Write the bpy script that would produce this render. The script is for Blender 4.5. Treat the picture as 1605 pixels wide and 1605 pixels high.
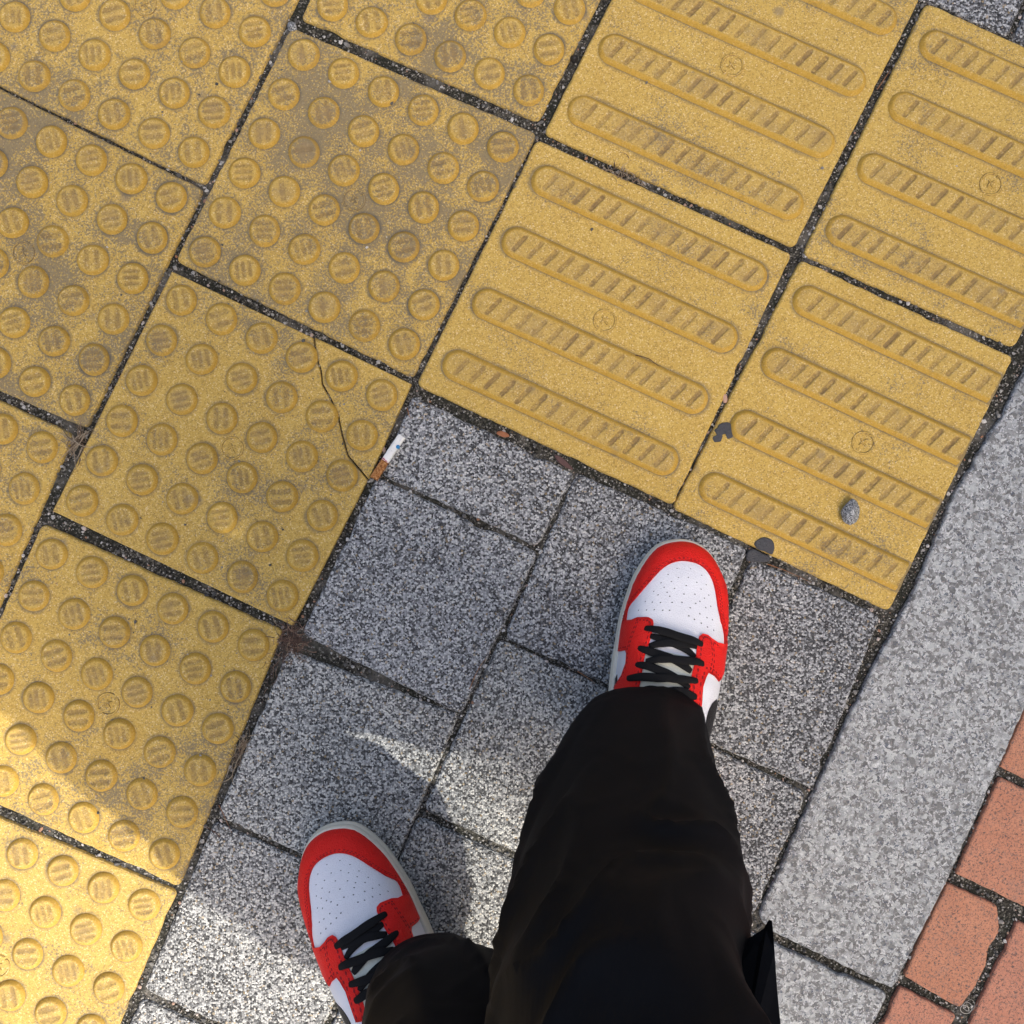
import bpy, bmesh, math, random
from mathutils import Vector, Matrix, noise
from mathutils.geometry import delaunay_2d_cdt
R = math.radians
random.seed(7)
SC = bpy.context.scene
COL = SC.collection
for o in list(bpy.data.objects):
    bpy.data.objects.remove(o)

# ------------------------------------------------------------------ camera
H = 1.10                       # height of the phone above the pavement (m)
F = 1565.3                     # focal length, in pixels of the 1605 px photograph
C0 = 802.5
cam = bpy.data.cameras.new('camera')
cam.sensor_width = 36.0
cam.lens = F / 1605.0 * 36.0
cam.clip_start = 0.005
cam.clip_end = 500.0
cam_o = bpy.data.objects.new('camera', cam)
cam_o.location = (0, 0, H)
cam_o.rotation_euler = (0, 0, 0)
COL.objects.link(cam_o)
SC.camera = cam_o

# ------------------------------------------------------------------ sky, sun, exposure
SUN_H = Vector((0.75, -0.66)).normalized()      # horizontal direction towards the sun
SUN_EL = R(54)
world = bpy.data.worlds.new('World')
SC.world = world
world.use_nodes = True
wn = world.node_tree.nodes
wl = world.node_tree.links
wn.clear()
sky = wn.new('ShaderNodeTexSky')
sky.sky_type = 'NISHITA'
sky.sun_disc = False
sky.sun_elevation = SUN_EL
sky.sun_rotation = math.atan2(SUN_H.x, SUN_H.y)
sky.air_density = 1.0
sky.dust_density = 8.3
sky.ozone_density = 1.0
bg = wn.new('ShaderNodeBackground')
bg.inputs['Strength'].default_value = 0.15
wo = wn.new('ShaderNodeOutputWorld')
wl.new(sky.outputs[0], bg.inputs[0])
wl.new(bg.outputs[0], wo.inputs[0])
sun = bpy.data.lights.new('sun', 'SUN')
sun.energy = 2.0
sun.angle = R(0.55)
sun.color = (1.0, 0.95, 0.86)
sun_o = bpy.data.objects.new('sun', sun)
sd = Vector((SUN_H.x * math.cos(SUN_EL), SUN_H.y * math.cos(SUN_EL), math.sin(SUN_EL)))
sun_o.rotation_euler = sd.to_track_quat('Z', 'Y').to_euler()
sun_o.location = sd * 20
COL.objects.link(sun_o)
SC.view_settings.view_transform = 'Standard'
SC.view_settings.look = 'None'
SC.view_settings.gamma = 1.0
SC.view_settings.exposure = 0.92
SC.view_settings.use_curve_mapping = False

# ------------------------------------------------------------------ helpers
def P(px, py, z=0.0):
    """photo pixel -> point of the place at height z (camera looks straight down)"""
    k = (H - z) / F
    return Vector(((px - C0) * k, (C0 - py) * k, z))

def P2(px, py):
    return P(px, py).xy

def link(name, me, mat=None, parent=None, loc=None, rot=None):
    o = bpy.data.objects.new(name, me)
    COL.objects.link(o)
    if mat is not None and me is not None and not me.materials:
        me.materials.append(mat)
    if parent is not None:
        o.parent = parent
    if loc is not None:
        o.location = loc
    if rot is not None:
        o.rotation_euler = rot
    return o

def mesh(name, v, f, smooth=False):
    me = bpy.data.meshes.new(name)
    me.from_pydata([tuple(x) for x in v], [], f)
    me.update()
    if smooth:
        me.polygons.foreach_set('use_smooth', [True] * len(me.polygons))
    return me

def tag(o, label=None, cat=None, group=None, kind=None):
    if label: o['label'] = label
    if cat: o['category'] = cat
    if group: o['group'] = group
    if kind: o['kind'] = kind
    return o

def empty(name, loc=(0, 0, 0)):
    o = bpy.data.objects.new(name, None)
    o.empty_display_size = 0.05
    o.location = loc
    COL.objects.link(o)
    return o

# ------------------------------------------------------------------ materials
class NT:
    def __init__(s, name):
        s.m = bpy.data.materials.new(name)
        s.m.use_nodes = True
        s.t = s.m.node_tree
        s.t.nodes.clear()
        s.out = s.t.nodes.new('ShaderNodeOutputMaterial')
        s.b = s.t.nodes.new('ShaderNodeBsdfPrincipled')
        s.t.links.new(s.b.outputs[0], s.out.inputs[0])
    def n(s, t, **kw):
        x = s.t.nodes.new(t)
        for k, v in kw.items():
            setattr(x, k, v)
        return x
    def set(s, sock, v):
        if isinstance(v, bpy.types.NodeSocket):
            s.t.links.new(v, sock)
        else:
            sock.default_value = v
    def pos(s):
        return s.n('ShaderNodeNewGeometry').outputs['Position']
    def objpos(s):
        return s.n('ShaderNodeTexCoord').outputs['Object']
    def noise(s, vec, scale, detail=2, rough=0.5, dist=0.0):
        x = s.n('ShaderNodeTexNoise')
        s.set(x.inputs['Vector'], vec)
        x.inputs['Scale'].default_value = scale
        x.inputs['Detail'].default_value = detail
        x.inputs['Roughness'].default_value = rough
        x.inputs['Distortion'].default_value = dist
        return x.outputs[0]
    def voro(s, vec, scale, out='Color', feature='F1', rnd=1.0):
        x = s.n('ShaderNodeTexVoronoi', feature=feature)
        s.set(x.inputs['Vector'], vec)
        x.inputs['Scale'].default_value = scale
        x.inputs['Randomness'].default_value = rnd
        return x.outputs[out]
    def ramp(s, fac, stops, interp='LINEAR'):
        x = s.n('ShaderNodeValToRGB')
        x.color_ramp.interpolation = interp
        e = x.color_ramp.elements
        while len(e) < len(stops):
            e.new(0.5)
        for i, (p, c) in enumerate(stops):
            e[i].position = p
            e[i].color = (c[0], c[1], c[2], 1) if not isinstance(c, (int, float)) else (c, c, c, 1)
        s.set(x.inputs[0], fac)
        return x.outputs[0]
    def mix(s, fac, a, b, mode='MIX'):
        x = s.n('ShaderNodeMix', data_type='RGBA', blend_type=mode)
        s.set(x.inputs[0], fac)
        s.set(x.inputs[6], a if isinstance(a, bpy.types.NodeSocket) else (*a, 1))
        s.set(x.inputs[7], b if isinstance(b, bpy.types.NodeSocket) else (*b, 1))
        return x.outputs[2]
    def math(s, op, a, b=0.0, c=None, clamp=False):
        x = s.n('ShaderNodeMath', operation=op, use_clamp=clamp)
        s.set(x.inputs[0], a)
        s.set(x.inputs[1], b)
        if c is not None:
            s.set(x.inputs[2], c)
        return x.outputs[0]
    def smooth(s, v, lo, hi, a=0.0, b=1.0):
        x = s.n('ShaderNodeMapRange', interpolation_type='SMOOTHSTEP')
        s.set(x.inputs[0], v)
        for i, q in enumerate((lo, hi, a, b)):
            x.inputs[i + 1].default_value = q
        return x.outputs[0]
    def bump(s, h, dist, strength=1.0, normal=None):
        x = s.n('ShaderNodeBump')
        x.inputs['Strength'].default_value = strength
        x.inputs['Distance'].default_value = dist
        s.set(x.inputs['Height'], h)
        if normal is not None:
            s.set(x.inputs['Normal'], normal)
        return x.outputs[0]
    def done(s, col, rough=0.8, normal=None, spec=0.3, sheen=0.0):
        s.set(s.b.inputs['Base Color'], col if isinstance(col, bpy.types.NodeSocket) else (*col, 1))
        s.set(s.b.inputs['Roughness'], rough)
        s.b.inputs['Specular IOR Level'].default_value = spec
        if sheen:
            s.b.inputs['Sheen Weight'].default_value = sheen
            s.b.inputs['Sheen Roughness'].default_value = 0.5
        if normal is not None:
            s.set(s.b.inputs['Normal'], normal)
        return s.m

def yellow_mat(name, layout):
    """sandy yellow concrete; layout = 'dots' / 'bars' on the tile itself (grime and painted base shade from its UVs), 'raised' for domes and bars"""
    k = NT(name)
    p = k.pos()
    oc = k.n('ShaderNodeObjectInfo').outputs['Color']
    sep = k.n('ShaderNodeSeparateColor')
    k.set(sep.inputs[0], oc)
    dirt_amt, tint = sep.outputs[0], sep.outputs[1]
    big = k.noise(p, 14, 4, 0.6)
    base = k.ramp(big, [(0.3, (0.485, 0.308, 0.064)), (0.7, (0.575, 0.382, 0.088))])
    base = k.mix(k.math('MULTIPLY', tint, 0.5), base, (0.56, 0.40, 0.14))
    # sand grains
    g = k.voro(p, 820, 'Color')
    gs = k.n('ShaderNodeSeparateColor')
    k.set(gs.inputs[0], g)
    gr = k.ramp(gs.outputs[0], [(0.0, (0.10, 0.075, 0.04)), (0.10, (0.16, 0.11, 0.045)), (0.17, (0.41, 0.272, 0.067)), (0.5, (0.51, 0.347, 0.088)),
                                (0.82, (0.58, 0.42, 0.125)), (0.93, (0.72, 0.56, 0.27)), (1.0, (0.80, 0.70, 0.48))])
    base = k.mix(0.46, base, gr)
    # greyish dust and tread dirt
    d1 = k.noise(p, 8, 8, 0.7, 0.4)
    d2 = k.noise(p, 34, 5, 0.65)
    d3 = k.noise(p, 420, 2, 0.7)
    dd = k.math('ADD', k.math('MULTIPLY', k.math('ADD', k.math('MULTIPLY', k.math('SUBTRACT', d1, 0.5), 1.5), 0.5), 0.62), k.math('MULTIPLY', d2, 0.38))
    dd = k.math('ADD', dd, k.math('MULTIPLY', k.math('SUBTRACT', d3, 0.5), 0.75))
    thr = k.math('SUBTRACT', 0.68, k.math('MULTIPLY', dirt_amt, 0.30))
    dm = k.math('MULTIPLY', k.math('SUBTRACT', dd, thr), 9.0, clamp=True)
    dm = k.math('MULTIPLY', dm, 0.74)
    base = k.mix(dm, base, (0.150, 0.136, 0.108))
    # round dark spots
    sp = k.voro(p, 17, 'Distance')
    spm = k.smooth(k.math('ADD', sp, k.math('MULTIPLY', k.math('SUBTRACT', d2, 0.5), 0.34)), 0.02, 0.13, 0.6, 0.0)
    base = k.mix(spm, base, (0.20, 0.17, 0.13))
    if layout in ('dots', 'bars'):
        uv = k.n('ShaderNodeUVMap', uv_map='tile').outputs[0]
        su = k.n('ShaderNodeSeparateXYZ')
        k.set(su.inputs[0], uv)
        u, v = su.outputs[0], su.outputs[1]
        if layout == 'dots':
            dx = k.math('MULTIPLY', k.math('SUBTRACT', k.math('FRACT', k.math('MULTIPLY', u, 6)), 0.5), 50)
            dy = k.math('MULTIPLY', k.math('SUBTRACT', k.math('FRACT', k.math('MULTIPLY', v, 6)), 0.5), 50)
        else:
            x = k.math('MULTIPLY', u, 300)
            dx = k.math('SUBTRACT', x, k.math('MINIMUM', k.math('MAXIMUM', x, 28), 272))
            dy = k.math('MULTIPLY', k.math('SUBTRACT', k.math('FRACT', k.math('MULTIPLY', v, 4)), 0.5), 75)
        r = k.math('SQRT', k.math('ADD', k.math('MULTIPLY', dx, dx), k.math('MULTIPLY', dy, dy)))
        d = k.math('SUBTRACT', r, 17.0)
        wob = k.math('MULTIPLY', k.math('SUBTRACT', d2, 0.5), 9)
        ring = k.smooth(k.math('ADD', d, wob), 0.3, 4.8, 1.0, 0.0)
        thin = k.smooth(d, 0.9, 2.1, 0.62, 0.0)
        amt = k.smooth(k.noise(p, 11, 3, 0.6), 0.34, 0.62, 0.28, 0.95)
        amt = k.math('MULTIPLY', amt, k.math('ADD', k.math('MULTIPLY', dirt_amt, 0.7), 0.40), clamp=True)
        base = k.mix(k.math('MAXIMUM', k.math('MULTIPLY', ring, amt), thin), base, (0.115, 0.105, 0.088))  # dirt rings plus painted-in shade hugging the dome and bar bases
    else:
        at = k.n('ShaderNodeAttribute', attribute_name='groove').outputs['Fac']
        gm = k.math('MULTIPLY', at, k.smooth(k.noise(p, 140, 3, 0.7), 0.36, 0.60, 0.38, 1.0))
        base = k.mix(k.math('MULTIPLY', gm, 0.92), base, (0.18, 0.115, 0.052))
        wr = k.n('ShaderNodeAttribute', attribute_name='wear').outputs['Fac']
        base = k.mix(k.math('MULTIPLY', wr, k.smooth(d2, 0.36, 0.60, 0.3, 0.85)), base, (0.29, 0.205, 0.10))
        sd_ = k.n('ShaderNodeAttribute', attribute_name='side').outputs['Fac']
        base = k.mix(k.math('MULTIPLY', sd_, 0.6), base, (0.47, 0.275, 0.032))
    nrm = k.bump(gs.outputs[1], 0.0007, 0.7)
    nrm = k.bump(d2, 0.002, 0.35, nrm)
    return k.done(base, 0.85, nrm, 0.25)

def speck_mat(name):
    """grey concrete paver with a washed granite-chip face"""
    k = NT(name)
    p = k.pos()
    oc = k.n('ShaderNodeObjectInfo').outputs['Color']
    sep = k.n('ShaderNodeSeparateColor')
    k.set(sep.inputs[0], oc)
    v = k.voro(p, 490, 'Color')
    s2 = k.n('ShaderNodeSeparateColor')
    k.set(s2.inputs[0], v)
    vd = k.voro(p, 490, 'Distance')
    big = k.noise(p, 9, 4, 0.6)
    fac = k.math('ADD', s2.outputs[0], k.math('MULTIPLY', k.math('SUBTRACT', big, 0.5), 0.40))
    fac = k.math('ADD', fac, k.math('MULTIPLY', k.math('SUBTRACT', sep.outputs[0], 0.5), 0.4))
    c = k.ramp(fac, [(0.0, (0.010, 0.010, 0.012)), (0.27, (0.020, 0.020, 0.022)), (0.36, (0.10, 0.10, 0.102)), (0.5, (0.230, 0.234, 0.242)),
                     (0.68, (0.374, 0.378, 0.383)), (0.88, (0.561, 0.561, 0.552)), (1.0, (0.680, 0.671, 0.646))])
    gap = k.smooth(vd, 0.45, 0.8, 0.0, 0.5)
    c = k.mix(gap, c, (0.065, 0.066, 0.068))
    # fine chips
    f = k.voro(p, 900, 'Color')
    s3 = k.n('ShaderNodeSeparateColor')
    k.set(s3.inputs[0], f)
    fc = k.ramp(s3.outputs[0], [(0.0, 0.02), (0.3, 0.12), (0.7, 0.34), (1.0, 0.7)])
    c = k.mix(0.15, c, fc)
    ochre = k.smooth(s2.outputs[1], 0.955, 0.985)
    c = k.mix(k.math('MULTIPLY', ochre, 0.6), c, (0.36, 0.26, 0.13))
    # cement film and grime
    film = k.smooth(k.noise(p, 26, 5, 0.65), 0.56, 0.78, 0, 0.35)
    c = k.mix(film, c, (0.17, 0.17, 0.165))
    st = k.mix(sep.outputs[1], (0.94, 0.96, 0.98), (1.08, 1.07, 0.99))
    c = k.mix(1.0, c, st, 'MULTIPLY')
    h = k.math('ADD', k.math('MULTIPLY', s2.outputs[2], 0.6), k.math('MULTIPLY', k.math('SUBTRACT', 0.6, vd), 1.0))
    nrm = k.bump(h, 0.0016, 0.8)
    nrm = k.bump(k.noise(p, 60, 3), 0.002, 0.3, nrm)
    return k.done(c, 0.7, nrm, 0.35)

def granite_mat():
    k = NT('kerb_granite')
    p = k.pos()
    wv = k.n('ShaderNodeTexNoise')
    k.set(wv.inputs['Vector'], p)
    wv.inputs['Scale'].default_value = 160
    wv.inputs['Detail'].default_value = 3
    off = k.n('ShaderNodeVectorMath', operation='MULTIPLY_ADD')
    k.set(off.inputs[0], wv.outputs['Color'])
    off.inputs[1].default_value = (0.011, 0.011, 0.011)
    k.set(off.inputs[2], p)
    q = off.outputs[0]
    def cell(scale):
        s = k.n('ShaderNodeSeparateColor')
        k.set(s.inputs[0], k.voro(q, scale, 'Color'))
        return s.outputs
    a, b = cell(265), cell(600)
    a2 = cell(420)
    c = k.ramp(a[0], [(0.0, (0.075, 0.077, 0.078)), (0.30, (0.115, 0.117, 0.118)), (0.40, (0.25, 0.268, 0.272)), (0.5, (0.31, 0.33, 0.335)), (0.75, (0.38, 0.405, 0.41)), (1.0, (0.46, 0.48, 0.47))])
    c = k.mix(0.16, c, k.ramp(a2[0], [(0.0, (0.09, 0.095, 0.11)), (0.2, (0.2, 0.2, 0.205)), (0.5, (0.36, 0.365, 0.37)), (1.0, (0.55, 0.55, 0.54))]))
    fn = k.noise(p, 1100, 2, 0.7)
    c = k.mix(1.0, c, k.ramp(fn, [(0.3, 0.78), (0.7, 1.08)]), 'MULTIPLY')
    cl = k.smooth(k.noise(p, 85, 3, 0.65), 0.47, 0.62, 0.0, 0.60)
    c = k.mix(cl, c, (0.15, 0.155, 0.155))
    blk = k.smooth(b[0], 0.80, 0.88, 0, 0.85)
    c = k.mix(k.math('MULTIPLY', blk, k.smooth(a[1], 0.35, 0.5)), c, (0.06, 0.075, 0.105))
    c = k.mix(k.smooth(b[1], 0.92, 0.97, 0, 0.3), c, (0.42, 0.38, 0.33))
    c = k.mix(k.smooth(b[2], 0.85, 0.95, 0, 0.55), c, (0.68, 0.69, 0.70))
    rust = k.smooth(k.noise(p, 23, 3, 0.7), 0.735, 0.80, 0, 0.6)
    c = k.mix(rust, c, (0.40, 0.24, 0.08))
    nrm = k.bump(b[0], 0.0006, 0.5)
    nrm = k.bump(k.noise(p, 45, 4), 0.003, 0.4, nrm)
    return k.done(c, 0.6, nrm, 0.4)

def brick_mat():
    k = NT('clay_brick')
    p = k.pos()
    oc = k.n('ShaderNodeObjectInfo').outputs['Color']
    sep = k.n('ShaderNodeSeparateColor')
    k.set(sep.inputs[0], oc)
    n1 = k.noise(p, 30, 4, 0.6)
    c = k.ramp(n1, [(0.3, (0.43, 0.185, 0.105)), (0.7, (0.52, 0.245, 0.145))])
    c = k.mix(k.math('MULTIPLY', sep.outputs[0], 0.45), c, (0.46, 0.20, 0.155))
    n2 = k.noise(p, 430, 3, 0.75, 0.8)
    c = k.mix(k.smooth(n2, 0.53, 0.585, 0, 0.88), c, (0.10, 0.075, 0.068))
    n4 = k.noise(p, 260, 4, 0.7, 1.5)
    c = k.mix(k.smooth(n4, 0.54, 0.62, 0, 0.60), c, (0.17, 0.13, 0.12))
    c = k.mix(k.smooth(n2, 0.30, 0.40, 0.4, 0), c, (0.62, 0.36, 0.24))
    c = k.mix(k.smooth(k.noise(p, 16, 5, 0.7), 0.56, 0.76, 0, 0.45), c, (0.24, 0.185, 0.165))
    nrm = k.bump(k.math('MULTIPLY', n2, -1.0), 0.0012, 0.6)
    return k.done(c, 0.85, nrm, 0.25)

def bed_mat():
    k = NT('joint_soil')
    p = k.pos()
    g = k.voro(p, 620, 'Color')
    s = k.n('ShaderNodeSeparateColor')
    k.set(s.inputs[0], g)
    c = k.ramp(s.outputs[0], [(0.0, (0.010, 0.010, 0.009)), (0.45, (0.028, 0.026, 0.022)), (0.78, (0.07, 0.065, 0.052)), (0.92, (0.15, 0.14, 0.115)), (1.0, (0.42, 0.40, 0.36))])
    n = k.noise(p, 26, 4, 0.7)
    c = k.mix(k.smooth(n, 0.42, 0.62, 0.0, 0.7), c, (0.020, 0.022, 0.016))
    c = k.mix(k.smooth(k.noise(p, 17, 4, 0.7), 0.50, 0.68, 0.0, 0.6), c, (0.17, 0.16, 0.14))
    nrm = k.bump(s.outputs[1], 0.0025, 1.0)
    nrm = k.bump(n, 0.006, 0.6, nrm)
    return k.done(c, 0.9, nrm, 0.2)

def island_mat(name, stops, rough=0.8, scale=900):
    k = NT(name)
    g = k.n('ShaderNodeNewGeometry').outputs['Random Per Island']
    c = k.ramp(g, stops)
    n = k.noise(k.pos(), scale, 2, 0.6)
    c = k.mix(k.smooth(n, 0.45, 0.7, 0, 0.45), c, (0.05, 0.048, 0.045))
    return k.done(c, rough, k.bump(n, 0.0008, 0.5), 0.3)

def leather(name, col, vary=0.06, rough=0.42, grain=1.0):
    k = NT(name)
    p = k.pos()
    n = k.noise(p, 60, 3, 0.5)
    c = k.mix(k.smooth(n, 0.3, 0.7, 0, 1), tuple(x * (1 - vary) for x in col), tuple(min(1, x * (1 + vary)) for x in col))
    v = k.voro(p, 900, 'Distance')
    h = k.math('ADD', v, k.noise(p, 330, 3, 0.6, 1.0))
    nrm = k.bump(h, 0.0010 * grain, 0.8)
    nrm = k.bump(k.noise(p, 95, 3, 0.6, 0.8), 0.002, 0.4 * grain, nrm)
    return k.done(c, rough, nrm, 0.28)

def plain(name, col, rough=0.6, bump=0.0, scale=300, spec=0.4):
    k = NT(name)
    p = k.objpos()
    n = k.noise(p, scale, 3, 0.6)
    c = k.mix(n, tuple(x * 0.85 for x in col), tuple(min(1, x * 1.12) for x in col))
    return k.done(c, rough, k.bump(n, bump, 0.6) if bump else None, spec)

M = {}
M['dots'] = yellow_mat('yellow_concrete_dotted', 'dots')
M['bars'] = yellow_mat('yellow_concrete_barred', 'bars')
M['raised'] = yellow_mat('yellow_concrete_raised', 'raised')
M['grey'] = speck_mat('grey_chip_concrete')
M['granite'] = granite_mat()
M['brick'] = brick_mat()
M['bed'] = bed_mat()
M['grit'] = island_mat('joint_grit', [(0.0, (0.05, 0.05, 0.05)), (0.45, (0.14, 0.135, 0.125)), (0.7, (0.30, 0.29, 0.27)), (0.9, (0.58, 0.57, 0.55)), (1.0, (0.34, 0.17, 0.09))])
M['straw'] = island_mat('dry_straw', [(0.0, (0.09, 0.06, 0.04)), (0.4, (0.23, 0.17, 0.11)), (0.75, (0.42, 0.35, 0.25)), (1.0, (0.16, 0.09, 0.05))])
M['straw_dark'] = island_mat('dry_moss', [(0.0, (0.06, 0.035, 0.028)), (0.5, (0.15, 0.09, 0.065)), (0.85, (0.26, 0.17, 0.12)), (1.0, (0.33, 0.25, 0.17))])
M['red'] = leather('red_leather', (0.86, 0.014, 0.010), 0.04, 0.48)
M['white'] = leather('white_leather', (0.80, 0.81, 0.86), 0.015, 0.42, 0.45)
M['black_leather'] = leather('black_leather', (0.016, 0.016, 0.018), 0.1, 0.4)
M['sole'] = plain('cream_rubber', (0.80, 0.75, 0.62), 0.55, 0.0004, 260)
M['tongue'] = plain('cream_mesh', (0.72, 0.72, 0.60), 0.85, 0.0008, 900)
M['thread'] = plain('red_thread', (0.30, 0.004, 0.008), 0.7)
M['hole'] = plain('perforation_dark', (0.14, 0.15, 0.17), 0.9)
# ------------------------------------------------------------------ ground
gv = [(-60, -60, -0.0058), (60, -60, -0.0058), (60, 60, -0.0058), (-60, 60, -0.0058)]
tag(link('ground', mesh('ground', gv, [(0, 1, 2, 3)]), M['bed']), kind='structure')

U_DIR = (P2(1240, 400) - P2(848, 222)).normalized()
ANG = math.atan2(U_DIR.y, U_DIR.x)

def nz(p, s=1.0, o=0.0):
    return noise.noise(Vector((p[0] * s + o, p[1] * s - o, o * 1.7)))

def slab(name, poly, mat, parent, round_r=0.004, bevel=0.0022, rough=0.0006, step=0.006, zoff=0.0, uvquad=None, color=None, chip=0.0, seed=0.0, grow=0.0):
    """a paving piece: rounded, slightly irregular outline, bevelled rim, real thickness. poly = world xy corners, clockwise or not"""
    pts = [Vector(p) for p in poly]
    area = sum(a.x * b.y - b.x * a.y for a, b in zip(pts, pts[1:] + pts[:1]))
    if area < 0:
        pts.reverse()
    n = len(pts)
    out = []
    for i in range(n):                                   # round the corners
        a, b, c = pts[i - 1], pts[i], pts[(i + 1) % n]
        r = min(round_r, (a - b).length * 0.4, (c - b).length * 0.4)
        s, e = b + (a - b).normalized() * r, b + (c - b).normalized() * r
        for t in (0, 0.25, 0.5, 0.75, 1):
            out.append(s * (1 - t) ** 2 + b * 2 * t * (1 - t) + e * t ** 2)
    dense = []
    for a, b in zip(out, out[1:] + out[:1]):
        m = max(1, int((b - a).length / step))
        for j in range(m):
            dense.append(a.lerp(b, j / m))
    m = len(dense)
    nor = []
    for i in range(m):
        d = dense[(i + 1) % m] - dense[i - 1]
        d = d.normalized() if d.length > 1e-9 else Vector((1, 0))
        nor.append(Vector((-d.y, d.x)))                  # points inward for CCW
    v, f = [], []
    rings = []
    for ins, z in ((0.0, -0.035), (0.0, -bevel * 1.3), (bevel * 0.35, -bevel * 0.38), (bevel, 0.0)):
        ring = []
        for i in range(m):
            w = rough * (nz(dense[i], 90, seed) + 0.7 * nz(dense[i], 260, seed + 3))
            cz = max(0.0, nz(dense[i], 38, seed + 9) - 0.32) * chip
            q = dense[i] + nor[i] * (ins * (1 + 0.5 * nz(dense[i], 120, seed + 5)) + w + cz - grow)
            ring.append(len(v))
            v.append((q.x, q.y, z + zoff))
        rings.append(ring)
    for r0, r1 in zip(rings, rings[1:]):
        for i in range(m):
            j = (i + 1) % m
            f.append((r0[i], r0[j], r1[j], r1[i]))
    f.append(tuple(rings[-1]))
    me = mesh(name, v, f)
    if uvquad:
        o, a, b = uvquad
        det = a.x * b.y - a.y * b.x
        lay = me.uv_layers.new(name='tile')
        for lp in me.loops:
            q = me.vertices[lp.vertex_index].co.xy - o
            lay.data[lp.index].uv = ((q.x * b.y - q.y * b.x) / det, (a.x * q.y - a.y * q.x) / det)
    ob = link(name, me, mat, parent)
    ob.color = color or (0.5, 0.5, 0, 1)
    SLABS.append((dense, nor))
    return ob
SLABS = []

# ---- raised pieces of the tactile tiles
def fattr(me, name, vals):
    a = me.attributes.new(name, 'FLOAT', 'POINT')
    a.data.foreach_set('value', vals)

def dome_mesh(i):
    rnd = random.Random(100 + i)
    rings = [0, .0018, .0036, .0054, .0072, .0088, .0102, .0116, .0126, .0134, .0142, .0150, .0158, .0166, .0173, .0178]
    seg = 52
    nb = [2, 2, 3, 2, 3, 2, 1, 2][i]
    half = 0.0022 if nb < 3 else 0.0015
    wearv = [0.15, 0.3, 0.6, 0.5, 0.25, 0.7, 0.9, 0.4][i]
    offs = {1: [0.001], 2: [-0.0058, 0.0056], 3: [-0.0072, 0, 0.0072]}[nb]
    offs = [o + rnd.uniform(-.0006, .0006) for o in offs]
    lens = [rnd.uniform(.0062, .0092) for _ in offs]
    v, gr, wr, sd = [], [], [], []
    def prof(r):
        if r < 0.0132:
            return 0.0046 - 0.0004 * (r / 0.0132) ** 2
        t = (r - 0.0132) / (0.0178 - 0.0132)
        return 0.0042 * (1 - t ** 1.5)
    for k_, r in enumerate(rings):
        for s in range(seg if k_ else 1):
            a = 2 * math.pi * s / seg
            rr = r * (1 + 0.012 * nz((math.cos(a), math.sin(a)), 2.2, i * 7.1))
            x, y = rr * math.cos(a), rr * math.sin(a)
            z = prof(r)
            g = 0.0
            for o, L in zip(offs, lens):
                dx = max(0.0, abs(x) - L)
                d = math.hypot(dx, y - o) - half
                wob = 0.0006 * nz((x, y), 420, i + o * 900)
                g = max(g, 1 - min(1, max(0, (d + wob) / 0.0012)))
            g *= 1.0 if r < 0.0128 else 0.0
            n_ = nz((x, y), 520, i * 3.3)
            z -= 0.0010 * g * (1 - 0.35 * wearv)
            z += 0.00030 * n_ + wearv * 0.0004 * nz((x, y), 230, i * 5.0)
            if i == 5 and r > 0.0125:
                z -= 0.0008 * max(0, nz((math.cos(a), math.sin(a)), 4, 2.0))
            v.append((x, y, z if k_ < len(rings) - 1 else -0.001))
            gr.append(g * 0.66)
            wr.append(max(0.0, min(1.0, 1.25 - r / 0.0128)) * wearv if r < 0.0140 else 0.0)
            sd.append(max(0.0, min(1.0, (r - 0.0128) / 0.002)))
    f = []
    for s in range(seg):
        f.append((0, 1 + s, 1 + (s + 1) % seg))
    for k_ in range(1, len(rings) - 1):
        a0, a1 = 1 + (k_ - 1) * seg, 1 + k_ * seg
        for s in range(seg):
            t = (s + 1) % seg
            f.append((a0 + s, a1 + s, a1 + t, a0 + t))
    me = mesh('dome', v, f, True)
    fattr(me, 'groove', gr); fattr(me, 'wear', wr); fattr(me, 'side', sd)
    me.materials.append(M['raised'])
    return me
DOMES = [dome_mesh(i) for i in range(8)]

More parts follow.
